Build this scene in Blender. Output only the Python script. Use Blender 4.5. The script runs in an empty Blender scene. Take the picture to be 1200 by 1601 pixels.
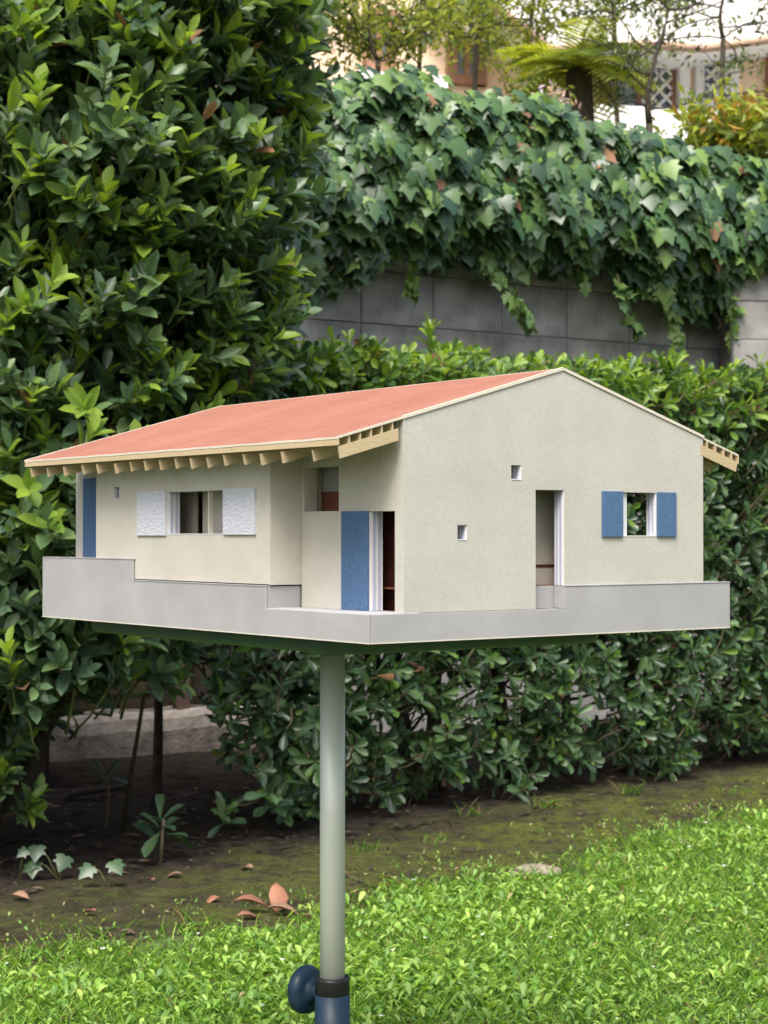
import bpy, bmesh, math, random
import numpy as np
from mathutils import Vector, Matrix
random.seed(7); rng = np.random.default_rng(11)
R = math.radians
scn = bpy.context.scene
col = scn.collection

# ------------------------------------------------------------------ camera
F = 2781.0; PITCH = 0.0124; CAMH = 0.95
cam_d = bpy.data.cameras.new('camera'); cam = bpy.data.objects.new('camera', cam_d); col.objects.link(cam)
cam.location = (0, 0, CAMH); cam.rotation_euler = (math.pi/2 + PITCH, 0, 0)
cam_d.sensor_fit = 'VERTICAL'; cam_d.sensor_height = 36.0; cam_d.sensor_width = 27.0
cam_d.lens = 36.0*F/1601.0
cam_d.clip_start = 0.05; cam_d.clip_end = 2000
cam_d.dof.use_dof = True; cam_d.dof.focus_distance = 2.2; cam_d.dof.aperture_fstop = cam_d.lens/3.7
scn.camera = cam

# ------------------------------------------------------------------ light
SUN_EL, SUN_AZ = 56.0, 193.0      # azimuth: compass style, 0 = +Y, 90 = +X
w = bpy.data.worlds.new('World'); scn.world = w; w.use_nodes = True
nt = w.node_tree
sky = nt.nodes.new('ShaderNodeTexSky'); sky.sky_type = 'NISHITA'; sky.sun_disc = False
sky.sun_elevation = R(SUN_EL); sky.sun_rotation = R(SUN_AZ)
sky.air_density = 1.0; sky.dust_density = 6.0; sky.ozone_density = 0.6
nt.links.new(sky.outputs[0], nt.nodes['Background'].inputs[0])
nt.nodes['Background'].inputs[1].default_value = 0.13
sd = bpy.data.lights.new('sun', 'SUN'); so = bpy.data.objects.new('sun', sd); col.objects.link(so)
sd.energy = 1.75; sd.angle = R(28); sd.color = (1.0, 0.985, 0.965)
dx = math.sin(R(SUN_AZ))*math.cos(R(SUN_EL)); dy = math.cos(R(SUN_AZ))*math.cos(R(SUN_EL)); dz = math.sin(R(SUN_EL))
so.rotation_euler = Vector((dx, dy, dz)).to_track_quat('Z', 'Y').to_euler(); so.location = (-3, -4, 8)
scn.view_settings.view_transform = 'Standard'; scn.view_settings.look = 'None'
scn.view_settings.gamma = 1.0; scn.view_settings.use_curve_mapping = False
scn.view_settings.exposure = 1.05
scn.cycles.use_denoising = True
scn.cycles.max_bounces = 8; scn.cycles.transparent_max_bounces = 8
scn.cycles.sample_clamp_indirect = 6.0

# ------------------------------------------------------------------ pixel helpers (pixels of the 1200 x 1601 photograph)
cp, sp = math.cos(PITCH), math.sin(PITCH)
def ray(px, py):
    x = (px-600)/F; z = (800.5-py)/F
    return np.array([x, cp - z*sp, sp + z*cp])
def at_depth(px, py, Y):
    r = ray(px, py); return r*(Y/r[1]) + np.array([0, 0, CAMH])
def on_ground(px, py, z=0.0):
    r = ray(px, py); return r*((z-CAMH)/r[2]) + np.array([0, 0, CAMH])
def on_plane(px, py, p0, n):
    r = ray(px, py); c = np.array([0, 0, CAMH]); t = ((np.array(p0)-c)@n)/(r@n); return c + r*t
def project(P):
    P = np.atleast_2d(P); x = P[:, 0]; y = P[:, 1]; z = P[:, 2]-CAMH
    yc = y*cp + z*sp; zc = -y*sp + z*cp; yc = np.where(yc > .05, yc, .05)
    return 600 + F*x/yc, 800.5 - F*zc/yc, yc

# ------------------------------------------------------------------ object helpers
def S(r, g, b):
    f = lambda c: ((c/255+.055)/1.055)**2.4 if c > 10 else c/255/12.92
    return (f(r), f(g), f(b), 1)
def tag(o, label=None, cat=None, group=None, kind=None):
    if label: o['label'] = label
    if cat: o['category'] = cat
    if group: o['group'] = group
    if kind: o['kind'] = kind
    return o
def empty(name, loc, rz=0):
    o = bpy.data.objects.new(name, None); col.objects.link(o); o.location = tuple(loc); o.rotation_euler = (0, 0, rz)
    o.empty_display_size = .05
    return o
def link(name, me, parent=None):
    o = bpy.data.objects.new(name, me); col.objects.link(o)
    if parent is not None: o.parent = parent
    return o

class MB:
    def __init__(s): s.v = []; s.f = []; s.m = []; s.sm = []
    def add(s, vs, fs, m=0, smooth=False):
        o = len(s.v); s.v += [tuple(map(float, p)) for p in vs]
        for f in fs: s.f.append(tuple(i+o for i in f)); s.m.append(m); s.sm.append(smooth)
        return s
    def box(s, x0, x1, y0, y1, z0, z1, m=0):
        x0, x1 = min(x0, x1), max(x0, x1); y0, y1 = min(y0, y1), max(y0, y1); z0, z1 = min(z0, z1), max(z0, z1)
        vs = [(x, y, z) for z in (z0, z1) for y in (y0, y1) for x in (x0, x1)]
        return s.add(vs, [(0, 2, 3, 1), (4, 5, 7, 6), (0, 1, 5, 4), (2, 6, 7, 3), (0, 4, 6, 2), (1, 3, 7, 5)], m)
    def prism(s, poly, axis, a, b, m=0):
        # poly: list of 2d points; extruded along axis from a to b
        def p3(p, t): return {'x': (t, p[0], p[1]), 'y': (p[0], t, p[1]), 'z': (p[0], p[1], t)}[axis]
        n = len(poly); vs = [p3(p, a) for p in poly]+[p3(p, b) for p in poly]
        fs = [tuple(range(n)), tuple(range(2*n-1, n-1, -1))]+[((i+1) % n, i, n+i, n+(i+1) % n) for i in range(n)]
        return s.add(vs, fs, m)
    def tube(s, pts, rad, n=7, m=0, cap=True, smooth=True):
        pts = [Vector(p) for p in pts]; vs = []; fs = []
        if not hasattr(rad, '__len__'): rad = [rad]*len(pts)
        ref = Vector((.13, .31, .94)).normalized(); prev = None
        for i, p in enumerate(pts):
            d = (pts[min(i+1, len(pts)-1)]-pts[max(i-1, 0)])
            if d.length < 1e-9: d = Vector((0, 0, 1))
            d.normalize()
            if prev is None:
                q = d.cross(ref)
                if q.length < .05: q = d.cross(Vector((1, 0, 0)))
            else: q = prev - d*prev.dot(d)
            q.normalize(); prev = q; t = d.cross(q)
            for k in range(n):
                a = 2*math.pi*k/n; vs.append(p + (q*math.cos(a)+t*math.sin(a))*rad[i])
        for i in range(len(pts)-1):
            for k in range(n):
                a = i*n+k; b = i*n+(k+1) % n; fs.append((a, b, b+n, a+n))
        if cap: fs.append(tuple(range(n-1, -1, -1))); fs.append(tuple(range((len(pts)-1)*n, len(pts)*n)))
        return s.add(vs, fs, m, smooth)
    def lathe(s, prof, n=32, m=0, smooth=True, fn=None):
        vs = []; fs = []
        for r, z in prof:
            for k in range(n):
                a = 2*math.pi*k/n; rr = r*(fn(a, r, z) if fn else 1); vs.append((rr*math.cos(a), rr*math.sin(a), z))
        for i in range(len(prof)-1):
            for k in range(n): fs.append((i*n+k, i*n+(k+1) % n, (i+1)*n+(k+1) % n, (i+1)*n+k))
        fs.append(tuple(range(n-1, -1, -1))); fs.append(tuple(range((len(prof)-1)*n, len(prof)*n)))
        return s.add(vs, fs, m, smooth)
    def mesh(s, name, mats):
        me = bpy.data.meshes.new(name); me.from_pydata(s.v, [], s.f)
        for m in (mats if isinstance(mats, (list, tuple)) else [mats]): me.materials.append(m)
        me.polygons.foreach_set('material_index', s.m); me.polygons.foreach_set('use_smooth', s.sm)
        bm = bmesh.new(); bm.from_mesh(me); bmesh.ops.recalc_face_normals(bm, faces=bm.faces); bm.to_mesh(me); bm.free()
        me.update(); return me
    def build(s, name, mats, parent=None): return link(name, s.mesh(name, mats), parent)

def bevel(o, w_, seg=2):
    b = o.modifiers.new('bevel', 'BEVEL'); b.width = w_; b.segments = seg; b.limit_method = 'ANGLE'; return o

def raw_mesh(name, V, Q, midx, mats, smooth=True):
    """fast mesh: V (n,3), Q (m,4) quads"""
    me = bpy.data.meshes.new(name)
    me.vertices.add(len(V)); me.vertices.foreach_set('co', np.asarray(V, np.float32).ravel())
    me.loops.add(Q.size); me.loops.foreach_set('vertex_index', Q.astype(np.int32).ravel())
    me.polygons.add(len(Q)); me.polygons.foreach_set('loop_start', np.arange(0, Q.size, Q.shape[1], dtype=np.int32))
    for m in mats: me.materials.append(m)
    me.polygons.foreach_set('material_index', np.asarray(midx, np.int32))
    me.polygons.foreach_set('use_smooth', np.full(len(Q), smooth))
    me.update(calc_edges=True); me.validate(); return me

# ------------------------------------------------------------------ materials
def newmat(name):
    m = bpy.data.materials.new(name); m.use_nodes = True
    return m, m.node_tree.nodes, m.node_tree.links, m.node_tree.nodes['Principled BSDF']
def mat(name, c, rough=.7, var=.12, scale=40, bump=.15, bscale=None, c2=None, spec=.4, metal=0, detail=6, dist=.002, stretch=None):
    m, N, L, B = newmat(name)
    tc = N.new('ShaderNodeTexCoord'); src = tc.outputs['Object']
    if stretch:
        mp = N.new('ShaderNodeMapping'); mp.inputs['Scale'].default_value = stretch; L.new(src, mp.inputs[0]); src = mp.outputs[0]
    n1 = N.new('ShaderNodeTexNoise'); n1.inputs['Scale'].default_value = scale; n1.inputs['Detail'].default_value = detail; L.new(src, n1.inputs[0])
    r = N.new('ShaderNodeValToRGB'); r.color_ramp.elements[0].position = .3; r.color_ramp.elements[1].position = .7
    lo = c2 or tuple(x*(1-var) for x in c[:3])+(1,); hi = tuple(min(1, x*(1+var*.6)) for x in c[:3])+(1,) if not c2 else c
    r.color_ramp.elements[0].color = lo; r.color_ramp.elements[1].color = hi
    L.new(n1.outputs[0], r.inputs[0]); L.new(r.outputs[0], B.inputs['Base Color'])
    B.inputs['Roughness'].default_value = rough; B.inputs['Specular IOR Level'].default_value = spec; B.inputs['Metallic'].default_value = metal
    if bump:
        n2 = N.new('ShaderNodeTexNoise'); n2.inputs['Scale'].default_value = bscale or scale*3; n2.inputs['Detail'].default_value = 5; L.new(src, n2.inputs[0])
        b = N.new('ShaderNodeBump'); b.inputs['Strength'].default_value = bump; b.inputs['Distance'].default_value = dist
        L.new(n2.outputs[0], b.inputs['Height']); L.new(b.outputs[0], B.inputs['Normal'])
    return m
def leafmat(name, c, rough=.38, trans=.28, var=.25, spec=.5):
    m, N, L, B = newmat(name)
    geo = N.new('ShaderNodeNewGeometry'); oi = N.new('ShaderNodeObjectInfo')
    add = N.new('ShaderNodeMath'); add.operation = 'ADD'; L.new(geo.outputs['Random Per Island'], add.inputs[0]); L.new(oi.outputs['Random'], add.inputs[1])
    fr = N.new('ShaderNodeMath'); fr.operation = 'FRACT'; L.new(add.outputs[0], fr.inputs[0])
    r = N.new('ShaderNodeValToRGB'); e = r.color_ramp.elements
    e[0].color = (c[0]*(1-var*1.3), c[1]*(1-var), c[2]*(1-var*.6), 1); e[1].color = (c[0]*(1+var*1.2), c[1]*(1+var*.9), c[2]*(1+var*.2), 1)
    L.new(fr.outputs[0], r.inputs[0])
    tc = N.new('ShaderNodeTexCoord'); nz = N.new('ShaderNodeTexNoise'); nz.inputs['Scale'].default_value = 60; L.new(tc.outputs['Object'], nz.inputs[0])
    mx = N.new('ShaderNodeMix'); mx.data_type = 'RGBA'; mx.blend_type = 'MULTIPLY'; mx.inputs[0].default_value = .5
    gr = N.new('ShaderNodeValToRGB'); gr.color_ramp.elements[0].position = .3; gr.color_ramp.elements[0].color = (.6, .62, .6, 1); gr.color_ramp.elements[1].position = .7
    L.new(nz.outputs[0], gr.inputs[0]); L.new(r.outputs[0], mx.inputs[6]); L.new(gr.outputs[0], mx.inputs[7])
    L.new(mx.outputs[2], B.inputs['Base Color'])
    B.inputs['Roughness'].default_value = rough; B.inputs['Specular IOR Level'].default_value = spec
    t = N.new('ShaderNodeBsdfTranslucent'); ms = N.new('ShaderNodeMixShader'); ms.inputs[0].default_value = trans
    tm = N.new('ShaderNodeMix'); tm.data_type = 'RGBA'; tm.blend_type = 'MULTIPLY'; tm.inputs[0].default_value = 1
    L.new(mx.outputs[2], tm.inputs[6]); tm.inputs[7].default_value = (1.6, 1.5, .7, 1); L.new(tm.outputs[2], t.inputs[0])
    out = N['Material Output']; L.new(B.outputs[0], ms.inputs[1]); L.new(t.outputs[0], ms.inputs[2]); L.new(ms.outputs[0], out.inputs[0])
    return m

M = {}
M['bark'] = mat('bark', (.055, .043, .032, 1), .9, .5, 30, .6, 80, dist=.01)
M['twig'] = mat('twig', (.12, .10, .055, 1), .8, .4, 60, .2)
M['greentwig'] = mat('green_twig', (.14, .17, .06, 1), .6, .3, 60, .1)

# ------------------------------------------------------------------ the setting: ground
lawn_px = [(-700, 1640), (-300, 1560), (-100, 1520), (0, 1502), (200, 1478), (400, 1442), (520, 1422), (600, 1404), (700, 1378), (830, 1352), (1000, 1312), (1200, 1255), (1400, 1205), (1700, 1150)]
LE = np.array([on_ground(*p)[:2] for p in lawn_px])
def lawn_edge(x): return np.interp(x, LE[:, 0], LE[:, 1])
def n2(x, y, s=1.0):
    return (np.sin(x*2.1*s+1.3)+np.sin(y*2.7*s+.4)+np.sin((x+y)*3.7*s+2.)+np.sin((x-y*1.3)*5.3*s)*.6+np.sin((x*.8+y*1.9)*9.1*s)*.4)/4
def ground_z(x, y):
    near = np.clip((y-2.)/1., 0, 1)*np.clip((11-y)/2., 0, 1)*np.clip((4.5-np.abs(x))/1., 0, 1)
    soil = 1/(1+np.exp(-(y-lawn_edge(x)-.15)*8))
    z = .008*n2(x, y, 1.3)+soil*(.006*n2(x*3.1, y*3.3, 2.2)+.004*n2(x*8, y*7, 3.)-.004)
    return z*near
gx = np.concatenate([[-900, -300, -90, -30, -12, -7], np.linspace(-4.5, 4.5, 260), [7, 12, 30, 90, 300, 900]])
gy = np.concatenate([[-900, -300, -90, -30, -10, -4, 0], np.linspace(2, 10.8, 250), [14, 25, 60, 200, 600, 1800]])
GX, GY = np.meshgrid(gx, gy); GZ = ground_z(GX, GY)
nx, ny = len(gx), len(gy); ii = np.arange(nx*ny).reshape(ny, nx)
Q = np.stack([ii[:-1, :-1], ii[:-1, 1:], ii[1:, 1:], ii[1:, :-1]], -1).reshape(-1, 4)
def ground_mat():
    m, N, L, B = newmat('soil_and_moss')
    geo = N.new('ShaderNodeNewGeometry'); P = geo.outputs['Position']
    def noise(s, d=6, r=.6):
        n = N.new('ShaderNodeTexNoise'); n.inputs['Scale'].default_value = s; n.inputs['Detail'].default_value = d; n.inputs['Roughness'].default_value = r; L.new(P, n.inputs[0]); return n.outputs[0]
    def ramp(src, a, ca, b, cb):
        r = N.new('ShaderNodeValToRGB'); r.color_ramp.elements[0].position = a; r.color_ramp.elements[0].color = ca; r.color_ramp.elements[1].position = b; r.color_ramp.elements[1].color = cb; L.new(src, r.inputs[0]); return r.outputs[0]
    soil = ramp(noise(14, 10, .7), .35, (.012, .0095, .0075, 1), .74, (.085, .066, .050, 1))
    moss = ramp(noise(30, 8, .7), .3, (.036, .046, .012, 1), .72, (.165, .190, .036, 1))
    # moss grows in the strip along the lawn: distance across a straight line fitted to the lawn edge
    A = LE[3]; Bp = LE[11]; d = (Bp-A)/np.linalg.norm(Bp-A); nrm = np.array([-d[1], d[0]])
    vm = N.new('ShaderNodeVectorMath'); vm.operation = 'DOT_PRODUCT'; L.new(P, vm.inputs[0]); vm.inputs[1].default_value = (nrm[0], nrm[1], 0)
    s1 = N.new('ShaderNodeMath'); s1.operation = 'SUBTRACT'; L.new(vm.outputs['Value'], s1.inputs[0]); s1.inputs[1].default_value = float(A@nrm)
    ad = N.new('ShaderNodeMath'); ad.operation = 'MULTIPLY_ADD'; L.new(noise(2.2, 5), ad.inputs[0]); ad.inputs[1].default_value = 1.3; L.new(s1.outputs[0], ad.inputs[2])
    hv = N.new('ShaderNodeMath'); hv.operation = 'MULTIPLY'; L.new(ad.outputs[0], hv.inputs[0]); hv.inputs[1].default_value = .5
    mask = ramp(hv.outputs[0], .52, (1, 1, 1, 1), .70, (0, 0, 0, 1))
    gap = ramp(noise(5.5, 10, .78), .38, (0, 0, 0, 1), .57, (1, 1, 1, 1))
    mm = N.new('ShaderNodeMath'); mm.operation = 'MULTIPLY'; L.new(mask, mm.inputs[0]); L.new(gap, mm.inputs[1])
    sx = N.new('ShaderNodeSeparateXYZ'); L.new(P, sx.inputs[0]); xr = N.new('ShaderNodeMapRange'); xr.inputs[1].default_value = -1.3; xr.inputs[2].default_value = .3; xr.inputs[3].default_value = .35; L.new(sx.outputs[0], xr.inputs[0])
    m2 = N.new('ShaderNodeMath'); m2.operation = 'MULTIPLY'; L.new(mm.outputs[0], m2.inputs[0]); L.new(xr.outputs[0], m2.inputs[1]); mm = m2
    mx = N.new('ShaderNodeMix'); mx.data_type = 'RGBA'; L.new(mm.outputs[0], mx.inputs[0]); L.new(soil, mx.inputs[6]); L.new(moss, mx.inputs[7])
    L.new(mx.outputs[2], B.inputs['Base Color']); B.inputs['Roughness'].default_value = .95; B.inputs['Specular IOR Level'].default_value = .15
    b = N.new('ShaderNodeBump'); b.inputs['Strength'].default_value = .9; b.inputs['Distance'].default_value = .02; L.new(noise(38, 9, .75), b.inputs['Height']); L.new(b.outputs[0], B.inputs['Normal'])
    return m
ground = link('ground', raw_mesh('ground', np.stack([GX.ravel(), GY.ravel(), GZ.ravel()], 1), Q, np.zeros(len(Q)), [ground_mat()])); tag(ground, kind='structure')

# lawn base sheet: soil-green under the leaves
M['lawn'] = mat('lawn_base', (.09, .13, .03, 1), .95, .5, 25, .8, 60, dist=.01, c2=(.03, .045, .012, 1))
lx = np.linspace(-4, 4, 120); rows = np.linspace(0, 1, 50)
V = []
for t in rows:
    for x in lx:
        y1 = lawn_edge(x)-.10+.05*math.sin(x*9)+.04*math.sin(x*23+1); y = -3+(y1+3)*t
        V.append((x, y, ground_z(np.array(x), np.array(y))+.004))
ii = np.arange(len(V)).reshape(len(rows), len(lx))
Q = np.stack([ii[:-1, :-1], ii[:-1, 1:], ii[1:, 1:], ii[1:, :-1]], -1).reshape(-1, 4)
lawn = link('lawn', raw_mesh('lawn', np.array(V), Q, np.zeros(len(Q)), [M['lawn']])); tag(lawn, kind='structure')

# ------------------------------------------------------------------ foliage engine
def strip_leaf(ws, ts, fold=.12, curl=.15):
    """leaf along +Y, width along X, normal +Z: three verts per station"""
    vs = []
    for wd, t in zip(ws, ts):
        z = -curl*t*t
        vs += [(-wd, t, z+fold*wd), (0, t, z), (wd, t, z+fold*wd)]
    q = []
    for i in range(len(ts)-1):
        for k in (0, 1): q.append((i*3+k, i*3+k+1, i*3+k+4, i*3+k+3))
    return np.array(vs), np.array(q)
def ivy_leaf():
    pts = [(0, 0), (.16, -.10), (.42, -.03), (.56, .10), (.39, .25), (.59, .50), (.34, .525), (.19, .73), (0, 1.0)]
    vs = [(0, .30, 0.05)]
    out = pts+[(-x, y) for x, y in pts[-2:0:-1]]
    for x, y in out: vs.append((x, y, -.10*(x*x)*2-.12*(y-.3)**2))
    n = len(out); q = [(0, 1+i, 1+(i+1) % n, 1+(i+2) % n) for i in range(0, n, 2)]
    return np.array(vs), np.array(q)
T_LAUREL = strip_leaf([.02, .34, .47, .33, .015], [0, .26, .54, .82, 1], .24, .08)
T_PITTO = strip_leaf([.05, .22, .44, .46, .06], [0, .30, .62, .88, 1], .22, .16)
T_IVY = ivy_leaf()
T_LIT = strip_leaf([.02, .30, .40, .26, .015], [0, .28, .52, .80, 1], .12, .06)
T_SMALL = strip_leaf([.05, .42, .03], [0, .5, 1], .2, .15)
T_LAWN = strip_leaf([.08, .36, .42, .12], [0, .45, .78, 1], .25, .25)
T_GRASS = strip_leaf([.5, .4, .05], [0, .5, 1], .2, .35)

class Foliage:
    def __init__(s, tmpl): s.t = tmpl; s.p = []; s.a = []; s.n = []; s.l = []; s.w = []; s.m = []
    def leaf(s, p, a, n, l, wd, m): s.p.append(p); s.a.append(a); s.n.append(n); s.l.append(l); s.w.append(wd); s.m.append(m)
    def arrays(s):
        p = np.array(s.p, float); a = np.array(s.a, float); n = np.array(s.n, float)
        a /= np.linalg.norm(a, axis=1, keepdims=True)+1e-9
        x = np.cross(a, n); bad = np.linalg.norm(x, axis=1) < 1e-3; x[bad] = np.cross(a[bad], np.array([.3, .9, .2])); x /= np.linalg.norm(x, axis=1, keepdims=True)
        z = np.cross(x, a); l = np.array(s.l); wd = np.array(s.w)
        Mx = np.stack([x*wd[:, None], a*l[:, None], z*l[:, None]], 2)
        return p, Mx, z, l, wd, np.array(s.m, int)
    def build(s, thing, mats, nparts=300, part='leaf', rest='foliage'):
        p, Mx, z, l, wd, m = s.arrays(); base = np.array(thing.location)
        sel = np.zeros(len(p), bool)
        if nparts:
            c = p+Mx[:, :, 1]*.5; px, py, d = project(c); view = c-np.array([0, 0, CAMH]); view /= np.linalg.norm(view, axis=1, keepdims=True)
            area = np.abs((z*view).sum(1))*l*wd/d**2
            ok = (px > 2) & (px < 1198) & (py > 2) & (py < 1599)
            hid = ((px > 75) & (px < 1125) & (py > 735) & (py < 985)) | ((px > 250) & (px < 1000) & (py > 660) & (py < 960))
            idx = np.where(ok & ~hid)[0]; cell = {}
            for i in idx[np.argsort(d[idx])]:
                k = (int(px[i]//11), int(py[i]//11))
                if k not in cell: cell[k] = i
            cand = np.array(sorted(cell.values(), key=lambda i: -area[i])[:nparts], int)
            if len(cand): sel[cand] = True
            tv, tq = s.t; cache = {}
            for i in cand:
                k = int(m[i])
                if k not in cache: cache[k] = raw_mesh(part, tv, tq, np.zeros(len(tq)), [mats[k]])
                o = link(part, cache[k], thing); MM = np.eye(4); MM[:3, :3] = Mx[i]; MM[:3, 3] = p[i]-base
                mm = Matrix(MM.tolist()); o.matrix_local = mm
        r = np.where(~sel)[0]
        if len(r):
            tv, tq = s.t; V = np.einsum('nij,kj->nki', Mx[r], tv)+(p[r]-base)[:, None, :]
            nv = len(tv); Qs = (tq[None]+(np.arange(len(r))*nv)[:, None, None]).reshape(-1, tq.shape[1])
            o = link(rest, raw_mesh(rest, V.reshape(-1, 3), Qs, np.repeat(m[r], len(tq)), mats), thing); tag(o, kind='stuff')

def unit(v): v = np.asarray(v, float); return v/(np.linalg.norm(v)+1e-9)
def rdir(): return unit(rng.normal(size=3))
def perp(a):
    a = unit(a); q = np.cross(a, [0.12, .2, .97]); 
    if np.linalg.norm(q) < .1: q = np.cross(a, [1, 0, 0])
    q = unit(q); return q, np.cross(a, q)
def rosette(fo, tip, ax, n, l, wd, mfun, spread=(45, 85), jit=.25):
    q, t = perp(ax); ph = rng.uniform(0, 6.28)
    for k in range(n):
        an = ph+k*2.4+rng.uniform(-.2, .2); e = R(rng.uniform(*spread))*(.35+.65*(k+1)/n)
        rad = q*math.cos(an)+t*math.sin(an); a = ax*math.cos(e)+rad*math.sin(e); nn = ax*math.sin(e)-rad*math.cos(e)
        a = a+rdir()*jit*.5+np.array([0, 0, -.12]); nn = nn+rdir()*jit
        s_ = rng.uniform(.7, 1.15)*(.72+.28*(k+1)/n)
        fo.leaf(tip-ax*.012*k*rng.uniform(.3, 1), a, nn, l*s_, wd*s_*rng.uniform(.85, 1.1), mfun(k/n))
def shoot(fo, tw, base, ax, L_, n, l, wd, mfun, twr=.0022):
    q, t = perp(ax); ph = rng.uniform(0, 6.28); bend = rdir()*.12
    pts = [base+ax*L_*s_+bend*L_*s_*s_ for s_ in (0, .35, .7, 1)]
    if tw is not None: tw.tube(pts, [twr*1.3, twr, twr*.8, twr*.4], 4, 0, False)
    for k in range(n):
        s_ = .18+.82*(k+.5)/n; p = base+ax*L_*s_+bend*L_*s_*s_
        an = ph+k*2.4; e = R(rng.uniform(45, 72)*(1.05-.62*s_)+6); rad = q*math.cos(an)+t*math.sin(an)
        a = ax*math.cos(e)+rad*math.sin(e)+rdir()*.14+np.array([0, 0, .10]); nn = ax*math.sin(e)-rad*math.cos(e)+np.array([0, 0, .5])+rdir()*.3
        z_ = rng.uniform(.75, 1.15)*(1.08-.38*s_*s_)
        fo.leaf(p, a, nn, l*z_, wd*z_*rng.uniform(.85, 1.12), mfun(s_))
def branch(mb, a, b, r0, r1, wob=.06, n=6, sides=6, m=0):
    a = np.array(a, float); b = np.array(b, float); o = []
    off = rdir()*wob*np.linalg.norm(b-a)*.7; off2 = rdir()*wob*np.linalg.norm(b-a)
    for i in range(n+1):
        s_ = i/n; o.append(a+(b-a)*s_+off*math.sin(math.pi*s_)+off2*math.sin(2*math.pi*s_)*.35)
    mb.tube(o, [r0+(r1-r0)*i/n for i in range(n+1)], sides, m); return o

# ------------------------------------------------------------------ boundary wall of concrete blocks, fence, terrace, far house
WD = np.array([math.cos(R(33)), math.sin(R(33)), 0]); WN = np.array([WD[1], -WD[0], 0]); W0 = np.array([.58, 8.75, 0])
def wall_t(px):                      # distance along the wall seen at column px
    k = (px-600)/F; return (k*W0[1]-W0[0])/(WD[0]-k*WD[1])
def wall_pt(px, py):
    return on_plane(px, py, W0, WN)
M['block'] = mat('concrete_block', (.33, .33, .325, 1), .9, .4, 7, .5, 90, dist=.006)
M['block_pale'] = mat('pale_concrete_block', (.30, .295, .285, 1), .9, .35, 7, .5, 90, dist=.006)
M['mortar'] = mat('mortar', (.13, .125, .115, 1), .95, .3, 20, .4)
def block_wall(name, label, origin, direc, length, zs, bw, mats, thick=.22, stack=True):
    rz = math.atan2(direc[1], direc[0]); e = empty(name, origin, rz); tag(e, label, 'wall')
    core = MB().box(.006, length-.006, .012, thick, -.05, zs[-1]-.004).build('mortar_core', M['mortar'], e)
    meshes = {}
    for r_ in range(len(zs)-1):
        z0, z1 = zs[r_], zs[r_+1]; x = 0 if (stack or r_ % 2 == 0) else -bw/2
        while x < length-.01:
            a = max(0, x); b = min(length, x+bw); x += bw
            if b-a < .03: continue
            key = (round(b-a, 3), round(z1-z0, 3), rng.integers(0, 3))
            if key not in meshes:
                wv, hv = b-a-.012, z1-z0-.012; mb = MB(); j = lambda: rng.uniform(-.003, .003)
                c = .006
                vs = [(0+j(), 0, 0+j()), (wv+j(), 0, j()), (wv+j(), 0, hv+j()), (j(), 0, hv+j())]
                back = [(-c, .04, -c), (wv+c, .04, -c), (wv+c, .04, hv+c), (-c, .04, hv+c)]
                mid = [(-c*.8, c, -c*.8), (wv+c*.8, c, -c*.8), (wv+c*.8, c, hv+c*.8), (-c*.8, c, hv+c*.8)]
                fs = [(0, 1, 2, 3)]
                for A in (0, 4): fs += [(A+i, A+4+i, A+4+(i+1) % 4, A+(i+1) % 4) for i in range(4)]
                mb.add(vs+mid+back, fs); meshes[key] = mb.mesh('concrete_block', mats[0])
            o = link('concrete_block', meshes[key], e); o.location = (a+.006, rng.uniform(-.004, .004), z0+.006)
    return e
t0, t1 = wall_t(462), wall_t(1150)
zrow = [1.938+.25*k for k in range(-7, 4)]; zrow = [0.0]+zrow
o0 = W0+WD*t0
tj = wall_t(785); shift = (tj-t0) % .41
bwall = block_wall('block_wall', 'grey concrete block wall under the hanging ivy', o0-WD*(.41-shift), WD, t1-t0+.41-shift, zrow, .41, [M['block']])
# lighter return wall at the right
p_r = at_depth(1146, 700, 9.22); d_r = unit([1, .12, 0])
block_wall('return_wall', 'paler concrete block wall beside the end of the ivy', (p_r[0], p_r[1], 0), d_r, 2.2, [.0]+[.16+.2*k for k in range(13)], .46, [M['block_pale']], .25, False)
# raised terrace behind the wall
tb = MB(); c1 = W0+WD*(t0-3)-WN*.24; c2 = W0+WD*(t1-.05)-WN*.24; c3 = np.array([p_r[0]+2.3, p_r[1]+.62, 0]); c4 = np.array([16, 11, 0])
tb.prism([tuple(c1[:2]), tuple(c2[:2]), tuple(c3[:2]), tuple(c4[:2]), (16, 60), (-30, 60), (-30, c1[1])], 'z', -.3, 2.42)
M['terrace'] = mat('terrace_soil', (.10, .085, .05, 1), .95, .4, 8, .4)
tag(tb.build('terrace', M['terrace']), kind='structure')

# low concrete kerb with a metal fence, left of the block wall
M['kerb'] = mat('kerb_concrete', (.40, .36, .32, 1), .95, .4, 16, .45, 60, dist=.012)
M['iron'] = mat('dark_iron', (.035, .028, .026, 1), .6, .3, 40, .1)
M['rust'] = mat('rusty_post', (.13, .085, .07, 1), .8, .4, 30, .3)
kl = 3.4; ko = W0+WD*(t0-.41+shift)-WD*kl
kz = MB(); N_ = 34
pr = [(0, -.05), (-.02, .10), (-.012, .15), (.01, .172), (.22, .175), (.24, -.05)]
vs = []
for i in range(N_+1):
    x = kl*i/N_
    for (a, b) in pr: vs.append((x, a+.008*math.sin(i*2.1+a*40), b+.006*math.sin(i*1.7+1)*(b > 0)))
npz = len(pr); fs = []
for i in range(N_):
    for k in range(npz): fs.append((i*npz+k, i*npz+(k+1) % npz, (i+1)*npz+(k+1) % npz, (i+1)*npz+k))
fs += [tuple(range(npz)), tuple(range(N_*npz, (N_+1)*npz))]
kz.add(vs, fs)
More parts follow.
